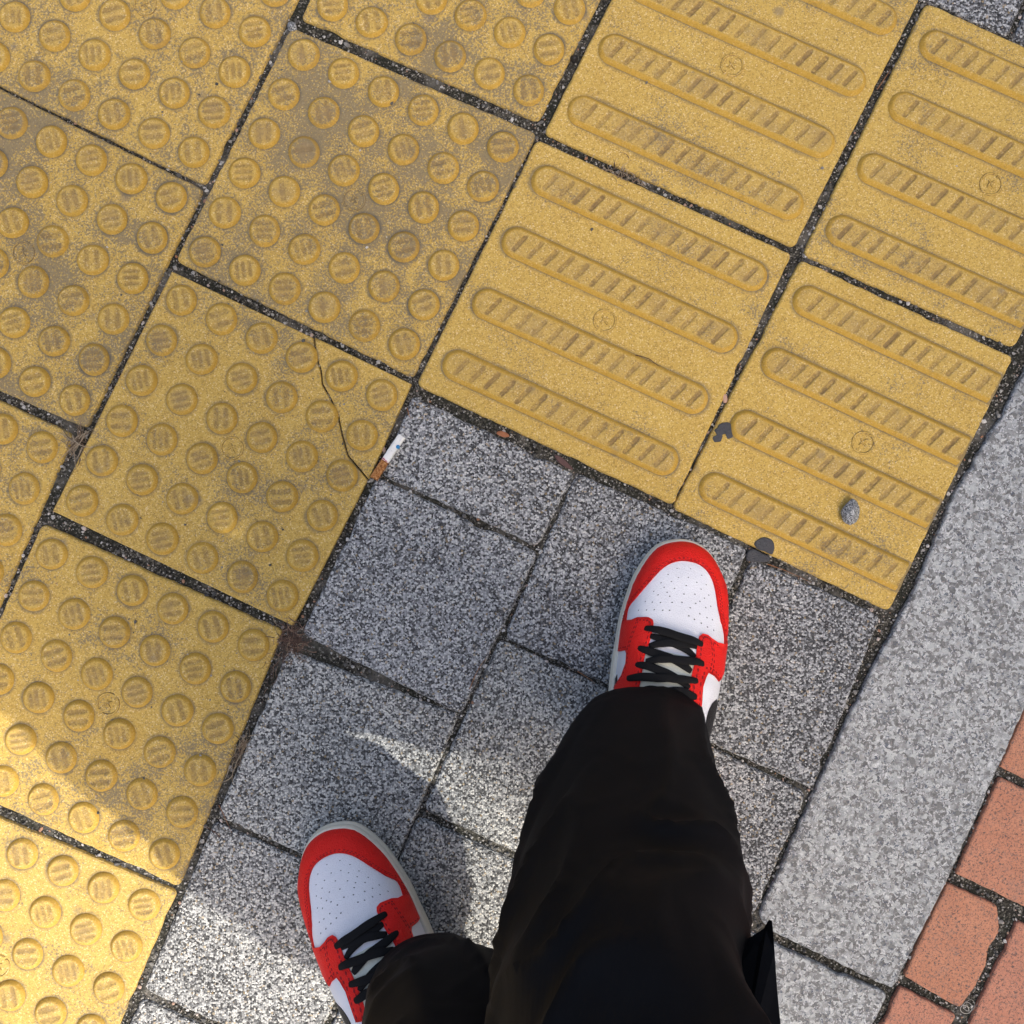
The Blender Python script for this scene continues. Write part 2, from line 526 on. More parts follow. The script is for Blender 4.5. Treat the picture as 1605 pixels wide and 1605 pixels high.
def bar_mesh(i, length=0.283, cut=None):
    """raised capsule bar along +x centred on 0, slanted slots in its top; cut = (c, s): keep c*x + s*y < k"""
    nx, ny = 340, 38
    hw = 0.0178
    L = length / 2 - hw
    rnd = random.Random(50 + i)
    slots = []
    x = -length / 2 + 0.019 + rnd.uniform(0, .006)
    while x < length / 2 - 0.016:
        slots.append((x + rnd.uniform(-.0006, .0006), rnd.uniform(.75, 1.0), rnd.uniform(.5, 1.0), rnd.uniform(.0084, .0102)))
        x += 0.0186
    ca, sa = math.cos(R(70)), math.sin(R(70))
    v, gr, wr, sd = [], [], [], []
    for a in range(nx + 1):
        for b in range(ny + 1):
            t = -1 + 2 * b / ny
            # boundary following grid: stretch columns inside the capsule
            X = -length / 2 + length * (0.5 - 0.5 * math.cos(math.pi * a / nx)) * 0.12 + length * a / nx * 0.88
            ex = max(0.0, abs(X) - L)
            w = math.sqrt(max(1e-9, hw * hw - ex * ex))
            t2 = math.sin(t * math.pi / 2) * 0.45 + t * 0.55
            Y = w * t2
            d = hw - math.hypot(max(0.0, abs(X) - L), Y)            # distance from rim
            if d > 0.0048:
                z = 0.0046
            else:
                q = max(0.0, d / 0.0048)
                z = 0.0046 * (1 - (1 - q) ** 1.6)
            g = 0.0
            if d > 0.0042:
                for (sx, dep, vis, hl) in slots:
                    if abs(X - sx) > 0.012:
                        continue
                    lx, ly = X - sx, Y
                    al = lx * ca + ly * sa
                    ac = -lx * sa + ly * ca
                    dd = math.hypot(max(0.0, abs(al) - hl), ac) - 0.0021
                    dd += 0.0004 * nz((X, Y), 500, sx * 100)
                    k_ = 1 - min(1, max(0, dd / 0.0009))
                    g = max(g, k_ * vis)
            z -= 0.0015 * g
            z += 0.00025 * nz((X, Y), 480, i * 2.0) + 0.0003 * nz((X, Y), 90, i)
            if d <= 1e-6:
                z = -0.001
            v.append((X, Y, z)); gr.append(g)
            wr.append(0.25 + 0.5 * max(0, nz((X, Y), 30, i * 4.0)) if d > 0.005 else 0)
            sd.append(max(0.0, min(1.0, (0.0062 - d) / 0.002)))
    f = []
    for a in range(nx):
        for b in range(ny):
            k_ = a * (ny + 1) + b
            f.append((k_, k_ + ny + 1, k_ + ny + 2, k_ + 1))
    me = mesh('bar', v, f, True)
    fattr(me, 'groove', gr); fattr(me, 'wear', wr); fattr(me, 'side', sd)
    me.materials.append(M['raised'])
    return me
BARS = [bar_mesh(i) for i in range(3)]

def mark_mesh():
    """small embossed ring broken in two arcs round a K-like sign"""
    v, f = [], []
    def ribbon(pts, w):
        n0 = len(v)
        for i, p in enumerate(pts):
            a, b = pts[max(0, i - 1)], pts[min(len(pts) - 1, i + 1)]
            d = Vector((b[0] - a[0], b[1] - a[1])).normalized()
            nx_, ny_ = -d.y, d.x
            for o, z in ((-w * 1.25, -.0002), (-w * .95, .0003), (-w * .5, .0012), (w * .5, .0012), (w * .95, .0003), (w * 1.25, -.0002)):
                v.append((p[0] + nx_ * o, p[1] + ny_ * o, z))
        for i in range(len(pts) - 1):
            for k_ in range(5):
                q = n0 + i * 6 + k_
                f.append((q, q + 1, q + 7, q + 6))
    Rr = 0.0118
    for a0, a1 in ((70, 232), (252, 412)):
        arc = [(Rr * math.cos(R(a0 + (a1 - a0) * t / 18)), Rr * math.sin(R(a0 + (a1 - a0) * t / 18))) for t in range(19)]
        e = arc[-1]
        ribbon(arc + [(e[0] * 0.80, e[1] * 0.80)], 0.0011)
    ribbon([(-.0025, .0046), (-.0012, .0018), (-.0018, .0002), (-.0030, -.0012)], 0.0010)
    ribbon([(.0035, .0034), (-.0010, .0012), (.0008, -.0012), (.0036, -.0040)], 0.0010)
    ribbon([(-.0042, -.0030), (-.0018, -.0006)], 0.0009)
    me = mesh('embossed_mark', v, f, True)
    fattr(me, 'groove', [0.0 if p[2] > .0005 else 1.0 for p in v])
    me.materials.append(M['raised'])
    return me
MARK = mark_mesh()

def affine(q):
    a, b = ((q[1] - q[0]) + (q[2] - q[3])) / 2, ((q[3] - q[0]) + (q[2] - q[1])) / 2
    return ((q[0] + q[1] + q[2] + q[3]) / 4 - (a + b) / 2, a, b)

def bil(q, u, v):
    a, b, c, d = q                      # TL TR BR BL
    return (a * (1 - u) + b * u) * (1 - v) + (d * (1 - u) + c * u) * v

def inframe(p, margin=150):
    px, py = C0 + p.x * F / H, C0 - p.y * F / H
    return -margin < px < 1605 + margin and -margin < py < 1605 + margin

tactile = tag(empty('tactile_paving'), kind='structure')
def dot_tile(corners, seed, dirt=0.4, tint=0.4, pieces=None, variants=None):
    q = [P2(*c) for c in corners]
    uvq = affine(q)
    q = [uvq[0], uvq[0] + uvq[1], uvq[0] + uvq[1] + uvq[2], uvq[0] + uvq[2]]
    col = (dirt, tint, 0, 1)
    rnd = random.Random(seed)
    z = rnd.uniform(-.0008, .0004)
    obs = []
    for pc in (pieces or [corners]):
        obs.append(slab('tactile_tile', [P2(*c) for c in pc], M['dots'], tactile, 0.0012 if pieces else 0.005, 0.0013 if pieces else 0.003, 0.0002 if pieces else 0.0007, uvquad=uvq, color=col, seed=seed, zoff=z, chip=0.0 if pieces else 0.006, grow=0.0 if pieces else 0.0021))
    base = math.atan2(uvq[1].y, uvq[1].x)
    for i in range(6):
        for j in range(6):
            p = bil(q, (i + .5) / 6, (j + .5) / 6)
            if not inframe(p, 320):
                continue
            vs = variants or [0, 1, 2, 3, 4, 7]
            me = DOMES[rnd.choice(vs)]
            a = base + (0 if (i + j) % 2 else math.pi / 2) + R(35) + rnd.uniform(-.15, .15)
            ow = obs[0]
            if pieces and len(obs) > 1:
                inside = False
                poly = [P2(*c) for c in pieces[1]]
                for A, B in zip(poly, poly[1:] + poly[:1]):
                    if (A.y > p.y) != (B.y > p.y) and p.x < (B.x - A.x) * (p.y - A.y) / (B.y - A.y) + A.x:
                        inside = not inside
                ow = obs[1] if inside else obs[0]
            d = link('dome', me, None, ow, (p.x, p.y, z - 0.0002), (0, 0, a))
            d.scale = (rnd.uniform(.97, 1.03), rnd.uniform(.97, 1.03), rnd.uniform(.95, 1.25))
            d.color = (dirt * rnd.uniform(.3, 1.0), tint + rnd.uniform(-.2, .2), 0, 1)
    c = bil(q, .5, .5)
    if inframe(c, 30):
        d = link('embossed_mark', MARK, None, obs[0], (c.x, c.y, z + .0001), (0, 0, base + R(8)))
        d.color = col

# cracked tile: polyline of the crack
crk = [(492, 529), (495, 558), (503, 582), (505, 602), (519, 627), (530, 652), (535, 677), (545, 714), (562, 734), (577, 752)]
Cq = [(269, 425), (645, 602), (459, 981), (82, 801)]
left_piece = [Cq[0]] + [(x - 1.0, y + 0.6) for x, y in crk] + [Cq[2], Cq[3]]
right_piece = [(x + 1.0, y - 0.6) for x, y in crk[:1]] + [Cq[1]] + [(x + 1.0, y - 0.6) for x, y in reversed(crk[1:])]
dot_tile([(135, -270), (510, -95), (319, 287), (-56, 104)], 1, 0.68, 0.42)
dot_tile([(-60, 112), (315, 298), (134, 668), (-242, 505)], 2, 0.74, 0.2)
dot_tile([(-262, 512), (111, 682), (-58, 1073), (-432, 900)], 3, 0.5, 0.25)
dot_tile([(667, -358), (1036, -198), (843, 187), (474, 27)], 4, 0.72, 0.35)
dot_tile([(457, 45), (838, 210), (646, 589), (278, 407)], 5, 0.82, 0.3, variants=[0, 2, 3, 4, 5, 6, 7])
dot_tile(Cq, 6, 0.42, 0.25, [left_piece, right_piece])
dot_tile([(66, 824), (440, 990), (278, 1388), (-107, 1212)], 7, 0.42, 0.25)
dot_tile([(-112, 1239), (273, 1399), (104, 1790), (-275, 1630)], 8, 0.5, 1.0)

def shifted(c, dx, dy):
    return [(x + dx, y + dy) for x, y in c]
_A1, _B1, _C1 = [(135, -270), (510, -95), (319, 287), (-56, 104)], [(-60, 112), (315, 298), (134, 668), (-242, 505)], [(-262, 512), (111, 682), (-58, 1073), (-432, 900)]
_E = [(-112, 1239), (273, 1399), (104, 1790), (-275, 1630)]
for n_, c_ in enumerate((shifted(_A1, -390, -182), shifted(_B1, -390, -182), shifted(_C1, -392, -180), shifted(_C1, -186, 404), shifted(_E, -178, 404), shifted(_E, -402, -160))):
    dot_tile(c_, 60 + n_, 0.5, 0.35)          # the field goes on beyond the frame

def bar_tile(corners, seed, dirt, tint, full=1.0):
    q = [P2(*c) for c in corners]
    qf = [q[0], q[0] + (q[1] - q[0]) * full, q[3] + (q[2] - q[3]) * full, q[3]]
    uvq = affine(qf)
    qf = [uvq[0], uvq[0] + uvq[1], uvq[0] + uvq[1] + uvq[2], uvq[0] + uvq[2]]
    rnd = random.Random(seed)
    z = rnd.uniform(-.0006, .0006)
    t = slab('tactile_tile', q, M['bars'], tactile, 0.005, 0.003, 0.0007, uvquad=uvq, color=(dirt, tint, 0, 1), seed=seed, zoff=z, chip=0.005, grow=0.0021)
    for j in range(4):
        a, b = bil(qf, 0.0, (j + .5) / 4), bil(qf, 1.0, (j + .5) / 4)
        c = (a + b) / 2
        ang = math.atan2((b - a).y, (b - a).x)
        me = BARS[(seed + j) % 3]
        if full > 1.0:
            bm = bmesh.new()
            bm.from_mesh(me)
            rot = Matrix.Rotation(-ang, 2)
            e0 = rot @ (q[1] - c)
            e1 = rot @ (q[2] - c)
            d = (e1 - e0).normalized()
            n = Vector((-d.y, d.x, 0))
            if n.x < 0:
                n = -n
            bmesh.ops.bisect_plane(bm, geom=bm.verts[:] + bm.edges[:] + bm.faces[:], plane_co=(e0.x - .003, e0.y, 0), plane_no=n, clear_outer=True)
            ed = [e for e in bm.edges if len(e.link_faces) == 1 and all(abs((vv.co - Vector((e0.x - .003, e0.y, 0))).dot(n)) < 1e-6 for vv in e.verts)]
            r = bmesh.ops.extrude_edge_only(bm, edges=ed)
            for g in r['geom']:
                if isinstance(g, bmesh.types.BMVert):
                    g.co.z = -0.004
            me = bpy.data.meshes.new('bar')
            bm.to_mesh(me)
            bm.free()
            if not me.materials:
                me.materials.append(M['raised'])
        o = link('bar', me, None, t, (c.x, c.y, z - .0002), (0, 0, ang))
        o.color = (dirt * .8, tint, 0, 1)
        o.scale = (1, 1, rnd.uniform(.95, 1.1))
    c = bil(qf, .5, .5)
    if inframe(c, 30):
        d = link('embossed_mark', MARK, None, t, (c.x, c.y, z + .0001), (0, 0, ang + R(20)))
        d.color = (dirt, tint, 0, 1)

bar_tile([(1050, -178), (1440, -4), (1244, 384), (856, 207)], 11, 0.34, 0.35)
bar_tile([(843, 221), (1238, 399), (1054, 788), (656, 602)], 12, 0.34, 0.28)
bar_tile([(1454, 6), (1789, 158), (1590, 541), (1262, 397)], 13, 0.36, 0.35, 1.178)
bar_tile([(1257, 409), (1586, 561), (1393, 955), (1058, 795)], 14, 0.26, 0.25, 1.178)

# ---- grey pavers
paving = tag(empty('grey_paving'), kind='structure')
GREY = [
    ([(648, 623), (898, 745), (842, 853), (600, 742)], 0.62, 0.10),
    ([(592, 752), (840, 868), (721, 1117), (475, 993)], 0.68, 0.10),
    ([(906, 744), (1171, 863), (1055, 1118), (793, 998)], 0.50, 0.08),
    ([(1180, 880), (1379, 967), (1273, 1234), (1066, 1140)], 0.36, 0.05),
    ([(452, 1022), (716, 1124), (600, 1394), (343, 1279)], 0.66, 0.62),
    ([(784, 1006), (1044, 1124), (918, 1386), (667, 1269)], 0.66, 0.60),
    ([(1054, 1145), (1262, 1246), (1182, 1432), (930, 1395)], 0.40, 0.2),
    ([(656, 1284), (908, 1400), (795, 1655), (545, 1552)], 0.60, 0.55),
    ([(336, 1292), (592, 1406), (530, 1550), (480, 1668), (228, 1552)], 0.66, 0.55),
    ([(222, 1570), (470, 1684), (355, 1940), (105, 1828)], 0.6, 0.6),
    ([(541, 1570), (790, 1668), (675, 1930), (428, 1815)], 0.6, 0.5),
    ([(928, 1404), (1172, 1455), (1055, 1710), (812, 1650)], 0.55, 0.3),
    ([(1328, -62), (1579, 53), (1692, -200), (1440, -318)], 0.35, 0.0),
    ([(1592, 60), (1843, 176), (1955, -80), (1704, -196)], 0.35, 0.0),
    ([(1078, -182), (1316, -68), (1428, -326), (1190, -440)], 0.4, 0.0),
]
_q = [(0, 0), (250, 114), (137, 372), (-113, 258)]
for k_ in range(3):
    for bx, by in ((97, 1842), (420, 1832)):
        GREY.append((shifted(_q, bx - 120 * k_, by + 272 * k_), 0.55 + .05 * k_, 0.4))
    GREY.append((shifted([(804, 1668), (1046, 1728), (935, 1982), (690, 1925)], -124 * k_, 272 * k_), 0.5, 0.3))
for k_ in (1, 2):
    for c_ in GREY[12:15]:
        GREY.append((shifted(c_[0], 121 * k_, -270 * k_), 0.45, 0.1))
for i, (c, a, b) in enumerate(GREY):
    slab('paver', [P2(*x) for x in c], M['grey'], paving, 0.006, 0.0035, 0.0012, color=(a, b, 0, 1), seed=30 + i * 3.7, zoff=-0.0012 + 0.0008 * math.sin(i * 2.1), chip=0.008, grow=0.0024)

# ---- granite kerb
kerb = tag(empty('granite_kerb'), kind='structure')
KERB = [
    [(1700, 392), (1605, 588), (1569, 656), (1496, 777), (1437, 919), (1354, 1078), (1280, 1237), (1192, 1432), (1198, 1446), (1216, 1461), (1399, 1548), (1492, 1361), (1605, 1109), (1914, 490)],
    [(1168, 1460), (1216, 1482), (1389, 1559), (1190, 1985), (975, 1880)],
    [(1708, 372), (1920, 470), (2120, 60), (1915, -40)],
    [(1923, -58), (2128, 42), (2330, -370), (2128, -470)],
    [(965, 1900), (1181, 2004), (900, 2606), (690, 2500)],
]
for i, c in enumerate(KERB):
    slab('kerb_stone', [P2(*x) for x in c], M['granite'], kerb, 0.004, 0.0028, 0.0014, color=(.5, .5, 0, 1), seed=80 + i * 5, zoff=0.0012, chip=0.007, grow=0.0015)

# ---- clay bricks
bricks = tag(empty('brick_paving'), kind='structure')
du, dv = Vector((296, 140)), Vector((-69, 152))
BR = [
    [(1637, 1053), (1933, 1193), (1864, 1342), (1568, 1202)],
    [(1568, 1219), (1864, 1359), (1795, 1510), (1499, 1369)],
    [(1486, 1385), (1563, 1421), (1566, 1447), (1565, 1465), (1549, 1488), (1545, 1513), (1530, 1545), (1505, 1580), (1418, 1530)],
    [(1597, 1444), (1893, 1584), (1815, 1752), (1519, 1608)],
    [(1411, 1547), (1498, 1592), (1428, 1746), (1338, 1702)],
    [(1708, 902), (2004, 1042), (1935, 1181), (1645, 1040)],
    [(1510, 1622), (1806, 1764), (1737, 1915), (1440, 1775)],
    [(1780, 752), (2076, 892), (2007, 1030), (1716, 888)],
]
for r_ in range(-3, 1):
    BR.append(shifted(BR[1], 314 - 70.5 * r_, 148 + 164 * r_))
BR.append(shifted(BR[3], 314, 150))
BR.append(shifted(BR[1], 320, -640))
for i, c in enumerate(BR):
    slab('brick', [P2(*x) for x in c], M['brick'], bricks, 0.004, 0.0026, 0.0011, color=((0.2, 0.35, 0.15, 0.8, 0.75, 0.4, 0.6, 0.5, 0.3)[i % 9], .5, 0, 1), seed=120 + i * 4.3, zoff=0.0004 * math.sin(i * 1.7), chip=0.006, grow=0.0008)

# ------------------------------------------------------------------ added building beside the pavement (unseen, put in to cast the right-hand shade)
M['render_wall'] = plain('wall_render', (0.42, 0.40, 0.37), 0.9, 0.003, 14)
M['frame'] = plain('window_frame_metal', (0.16, 0.16, 0.17), 0.5)
M['glass'] = plain('window_glass', (0.05, 0.06, 0.07), 0.08, spec=0.6)
def box_bm(bm, x0, x1, y0, y1, z0, z1):
    vs = [bm.verts.new(c) for c in ((x0, y0, z0), (x1, y0, z0), (x1, y1, z0), (x0, y1, z0), (x0, y0, z1), (x1, y0, z1), (x1, y1, z1), (x0, y1, z1))]
    for f in ((3, 2, 1, 0), (4, 5, 6, 7), (0, 1, 5, 4), (1, 2, 6, 5), (2, 3, 7, 6), (3, 0, 4, 7)):
        bm.faces.new([vs[i] for i in f])
def boxes(name, lst, mat, parent):
    bm = bmesh.new()
    for b in lst:
        box_bm(bm, *b)
    me = bpy.data.meshes.new(name)
    bm.to_mesh(me)
    bm.free()
    return link(name, me, mat, parent)
EDGE = P2(838, 1276) + SUN_H * 5.0
bld = tag(empty('shade_building', (EDGE.x, EDGE.y, -0.006)), 'plain grey rendered three storey building added beside the pavement to shade it, out of view', 'shade_building')
bld.rotation_euler = (0, 0, ANG)
boxes('wall', [(0, 7, 0, 11, 0, 8.2)], M['render_wall'], bld)
boxes('cornice', [(-0.12, 7.1, -0.12, 11.1, 8.203, 8.4)], M['render_wall'], bld)
boxes('plinth', [(-0.03, 7.03, -0.03, 11.03, 0.003, 0.45)], M['frame'], bld)
for s in range(3):
    for c in range(4):
        y0, z0 = 0.8 + c * 2.6, 0.9 + s * 2.6
        w = boxes('window', [(-0.045, 0.02, y0, y0 + 1.5, z0, z0 + 0.07), (-0.045, 0.02, y0, y0 + 1.5, z0 + 1.53, z0 + 1.6), (-0.045, 0.02, y0, y0 + 0.07, z0 + .072, z0 + 1.528),
                             (-0.045, 0.02, y0 + 1.43, y0 + 1.5, z0 + .072, z0 + 1.528), (-0.043, 0.02, y0 + .72, y0 + .78, z0 + .072, z0 + 1.528)], M['frame'], bld)
        boxes('pane', [(-0.02, 0.01, y0 + .07, y0 + .72, z0 + .07, z0 + 1.53), (-0.02, 0.01, y0 + .78, y0 + 1.43, z0 + .07, z0 + 1.53)], M['glass'], w)
        boxes('sill', [(-0.09, 0.0, y0 - .06, y0 + 1.56, z0 - .06, z0 - .003)], M['render_wall'], w)

# ------------------------------------------------------------------ shoes
FPX = 1456.0
_out = [(0, 0), (5, 28), (20, 48.4), (41, 63.6), (61.8, 74.7), (94, 81.5), (131, 85.9), (161, 87.2), (213, 87), (250, 84), (290, 79), (340, 71), (385, 58), (415, 38), (428, 10),
        (428, -14), (414, -42), (385, -60), (340, -70), (290, -76), (250, -80), (208, -81.5), (180, -80.8), (147, -80.5), (122.6, -78), (96.7, -73.7), (65.3, -66.2), (27.3, -48.5), (9.6, -30.9)]
OUT = [Vector((ac / FPX, -al / FPX)) for al, ac in _out]
def catmull(pts, sub=6):
    n = len(pts)
    r = []
    for i in range(n):
        p0, p1, p2, p3 = pts[i - 1], pts[i], pts[(i + 1) % n], pts[(i + 2) % n]
        for j in range(sub):
            t = j / sub
            r.append(0.5 * ((2 * p1) + (p2 - p0) * t + (2 * p0 - 5 * p1 + 4 * p2 - p3) * t * t + (3 * p1 - p0 - 3 * p2 + p3) * t ** 3))
    return r
OUTS = catmull(OUT)
CEN = Vector((0.002, -0.172))
NSE = 2.7
ZB = 0.027
def radius(phi):
    d = Vector((math.cos(phi), math.sin(phi)))
    best = 0.05
    for a, b in zip(OUTS, OUTS[1:] + OUTS[:1]):
        e = b - a
        den = d.x * e.y - d.y * e.x
        if abs(den) < 1e-12:
            continue
        w = a - CEN
        t = (w.x * e.y - w.y * e.x) / den
        s = (w.x * d.y - w.y * d.x) / den
        if t > 0 and -1e-6 <= s <= 1 + 1e-6:
            best = t
    return best
NR = 720
RTAB = [radius(2 * math.pi * i / NR) for i in range(NR)]
def rad(phi):
    t = (phi / (2 * math.pi)) % 1.0 * NR
    i = int(t)
    return RTAB[i % NR] * (1 - (t - i)) + RTAB[(i + 1) % NR] * (t - i)
def rup(phi):
    return rad(phi) - 0.0042
HC = [(0.0, .036), (-.05, .040), (-.085, .046), (-.11, .056), (-.15, .072), (-.19, .084), (-.30, .086)]
def hc(y):
    for (a, h0), (b, h1) in zip(HC, HC[1:]):
        if y >= b:
            t = (a - y) / (a - b)
            t = max(0, min(1, t))
            return h0 + (h1 - h0) * (t * t * (3 - 2 * t) * .5 + t * .5)
    return HC[-1][1]
def surf(q, off=0.0):
    """parameter plane -> point of the shoe's upper (+ offset along the normal)"""
    def s0(q):
        r = q.length
        phi = math.atan2(q.y, q.x)
        R_ = rup(phi)
        a = min(1.0, r / R_)
        sn, cs = math.sin(a * math.pi / 2), math.cos(a * math.pi / 2)
        rho = sn ** (2 / NSE)
        p = CEN + Vector((math.cos(phi), math.sin(phi))) * (R_ * rho)
        cr = 0.0
        if p.y > -.11 and p.y < -.06:      # soft walking creases in the vamp
            cr = -0.0006 * max(0, math.sin((p.y + p.x * .3) * 520)) * max(0, 1 - abs(p.y + .083) / .02)
        return Vector((p.x, p.y, ZB + (hc(p.y) + cr) * max(0.0, cs) ** (2 / NSE)))
    p = s0(q)
    if off == 0.0:
        return p
    e = 0.0012
    k = 0.985 if q.length / rup(math.atan2(q.y, q.x)) > 0.97 else 1.0
    q2 = q * k
    n = (s0(q2 + Vector((e, 0))) - s0(q2 - Vector((e, 0)))).cross(s0(q2 + Vector((0, e))) - s0(q2 - Vector((0, e))))
    n = n.normalized() if n.length > 1e-14 else Vector((0, 0, 1))
    if n.z < 0:
        n = -n
    return p + n * off
TOE_R = P(1072, 845, .025)
ROT_R = -math.atan2(.145, .989)
def to_local(w):
    d = (w - TOE_R).xy
    d.rotate(Matrix.Rotation(-ROT_R, 2))
    return d
def q_of_local(l):
    d = l - CEN
    phi = math.atan2(d.y, d.x)
    rho = min(0.9999, d.length / rup(phi))
    a = math.asin(rho ** (NSE / 2)) * 2 / math.pi
    return Vector((math.cos(phi), math.sin(phi))) * (a * rup(phi))
def img(px, py):
    z = 0.06
    for _ in range(8):
        q = q_of_local(to_local(P(px, py, z)))
        z = z * .4 + surf(q).z * .6
    return q
def c1(x, y):
    return img(900 + x / 4.0125, 800 + y / 4.0125)
def edge_arc(q0, q1, toward):
    """points on the lower edge of the upper from the angle of q0 to that of q1, passing angle 'toward'"""
    a0, a1 = math.atan2(q0.y, q0.x), math.atan2(q1.y, q1.x)
    d = (a1 - a0) % (2 * math.pi)
    if (d > math.pi) if toward is None else (((toward - a0) % (2 * math.pi)) > d):
        d -= 2 * math.pi
    n = max(3, int(abs(d) / 0.05))
    return [Vector((math.cos(a0 + d * i / n), math.sin(a0 + d * i / n))) * rup(a0 + d * i / n) for i in range(n + 1)]

def smooth_path(pts, sub=4):
    r = []
    n = len(pts)
    for i in range(n - 1):
        p0, p1, p2, p3 = pts[max(0, i - 1)], pts[i], pts[i + 1], pts[min(n - 1, i + 2)]
        for j in range(sub):
            t = j / sub
            r.append(0.5 * ((2 * p1) + (p2 - p0) * t + (2 * p0 - 5 * p1 + 4 * p2 - p3) * t * t + (3 * p1 - p0 - 3 * p2 + p3) * t ** 3))
    r.append(pts[-1])
    return r

def inside(poly, p):
    r = False
    for A, B in zip(poly, poly[1:] + poly[:1]):
        if (A.y > p.y) != (B.y > p.y) and p.x < (B.x - A.x) * (p.y - A.y) / (B.y - A.y) + A.x:
            r = not r
    return r

def panel_data(poly, off, grid=0.0032):
    pts = []
    for a, b in zip(poly, poly[1:] + poly[:1]):
        m = max(1, int((b - a).length / 0.0018))
        for j in range(m):
            q = a.lerp(b, j / m)
            if not pts or (q - pts[-1]).length > 0.0004:
                pts.append(q)
    nb = len(pts)
    xs, ys = [p.x for p in pts], [p.y for p in pts]
    inner = []
    y = min(ys)
    while y < max(ys):
        x = min(xs)
        while x < max(xs):
            p = Vector((x, y))
            if inside(pts, p) and min((p - w).length_squared for w in pts) > (0.0013) ** 2:
                inner.append(p)
            x += grid
        y += grid
    v2, e2, f2, ov, oe, of = delaunay_2d_cdt(pts + inner, [(i, (i + 1) % nb) for i in range(nb)], [], 1, 1e-6)
    f2 = [f for f in f2 if inside(pts, (v2[f[0]] + v2[f[1]] + v2[f[2]]) / 3)]
    cnt = {}
    for f in f2:
        for a, b in zip(f, f[1:] + f[:1]):
            cnt[(min(a, b), max(a, b))] = cnt.get((min(a, b), max(a, b)), 0) + 1
    bset = set()
    bed = [e for e, c in cnt.items() if c == 1]
    for e in bed:
        bset.update(e)
    v = [surf(Vector(p), off * (0.62 if i in bset else 1.0)) for i, p in enumerate(v2)]
    f = [tuple(x) for x in f2]
    low = {}
    for i in bset:
        low[i] = len(v)
        v.append(surf(Vector(v2[i]), -0.0006))
    for a, b in bed:
        f.append((a, b, low[b], low[a]))
    return v, f

def ribbon_data(path, w=0.0044, h=0.0012, lift=0.0034, lifts=None):
    """flat woven lace lying on the upper along parameter-plane points"""
    pts = smooth_path(path, 6)
    n = len(pts)
    v, f = [], []
    for i, q in enumerate(pts):
        t = i / (n - 1)
        li = lift
        end = min(t, 1 - t) * (n - 1) / 5.0
        k = min(1.0, end)
        li = lift * k + 0.0006 * (1 - k)
        ww = w * (0.62 + 0.38 * min(1.0, end * .8))
        c = surf(q, li)
        a, b = surf(pts[max(0, i - 1)], li), surf(pts[min(n - 1, i + 1)], li)
        tg = (b - a).normalized()
        nr = (surf(q, 0.004) - surf(q, 0.001)).normalized()
        sd_ = tg.cross(nr).normalized()
        nr = sd_.cross(tg)
        for s in range(10):
            an = 2 * math.pi * s / 10
            v.append(c + sd_ * (ww * math.copysign(abs(math.cos(an)) ** .7, math.cos(an))) + nr * (h * math.sin(an)))
    for i in range(n - 1):
        for s in range(10):
            t = (s + 1) % 10
            f.append((i * 10 + s, i * 10 + t, i * 10 + 10 + t, i * 10 + 10 + s))
    f.append(tuple(range(9, -1, -1)))
    f.append(tuple((n - 1) * 10 + s for s in range(10)))
    return v, f

def stitch_data(path, off, inset):
    pts = smooth_path(path, 8)
    v, f = [], []
    acc = 0.0
    for a, b in zip(pts, pts[1:]):
        acc += (b - a).length
        if acc < 0.0026:
            continue
        acc = 0.0
        d = (b - a).normalized()
        n = Vector((-d.y, d.x))
        c = a + n * inset
        n0 = len(v)
        for l, w in ((-.0012, 0), (0, .0006), (.0012, 0), (0, -.0006)):
            v.append(surf(c + d * l + n * w, off))
        v.append(surf(c, off + .0004))
        f += [(n0 + i, n0 + (i + 1) % 4, n0 + 4) for i in range(4)]
    return v, f

# panels, traced in the photograph on the right shoe and laid on its upper
TG_IN = [c1(*p) for p in ((330, 692), (343, 612), (400, 540), (470, 458), (530, 390), (590, 343), (655, 320), (720, 322), (790, 345), (838, 388), (872, 455), (890, 540), (902, 620), (920, 700), (938, 775), (942, 838))]
TG_IN = smooth_path(TG_IN, 3)
TOE_GUARD = TG_IN + edge_arc(TG_IN[-1], TG_IN[0], math.pi / 2)
EL_IN = [c1(*p) for p in ((330, 694), (362, 690), (400, 673), (470, 674), (494, 690), (500, 712), (490, 770), (470, 840), (443, 920), (424, 1030), (412, 1100), (400, 1200), (398, 1290))]
EL_LOW = [c1(*p) for p in ((330, 1290), (230, 1180), (262, 1112), (302, 1035), (328, 960), (332, 900), (326, 880), (270, 874))]
EYE_L = EL_IN + EL_LOW + edge_arc(EL_LOW[-1], EL_IN[0], None)
ER_IN = [c1(*p) for p in ((942, 842), (900, 832), (862, 806), (838, 785), (805, 776), (785, 792), (772, 840), (766, 900), (750, 985), (736, 1040), (722, 1110), (715, 1200), (715, 1300))]
ER_LOW = [c1(*p) for p in ((790, 1300), (800, 1200), (806, 1110), (826, 1050), (842, 1020), (880, 1042), (905, 1075))]
EYE_R = ER_IN + ER_LOW + edge_arc(ER_LOW[-1], ER_IN[0], None)
TONGUE = [c1(*p) for p in ((452, 905), (540, 893), (640, 905), (752, 945), (738, 1035), (724, 1110), (716, 1200), (712, 1300), (560, 1330), (402, 1290), (404, 1200), (414, 1100), (426, 1030))]
def plane(al, s):
    """parameter-plane point from mm behind the toe and -1..1 across"""
    y = -al / 1000.0
    lo, hi = None, None
    l = Vector((CEN.x + s * 0.05, y))
    return q_of_local(l)
def polar(deg, a):
    return Vector((math.cos(R(deg)), math.sin(R(deg)))) * rup(R(deg)) * a
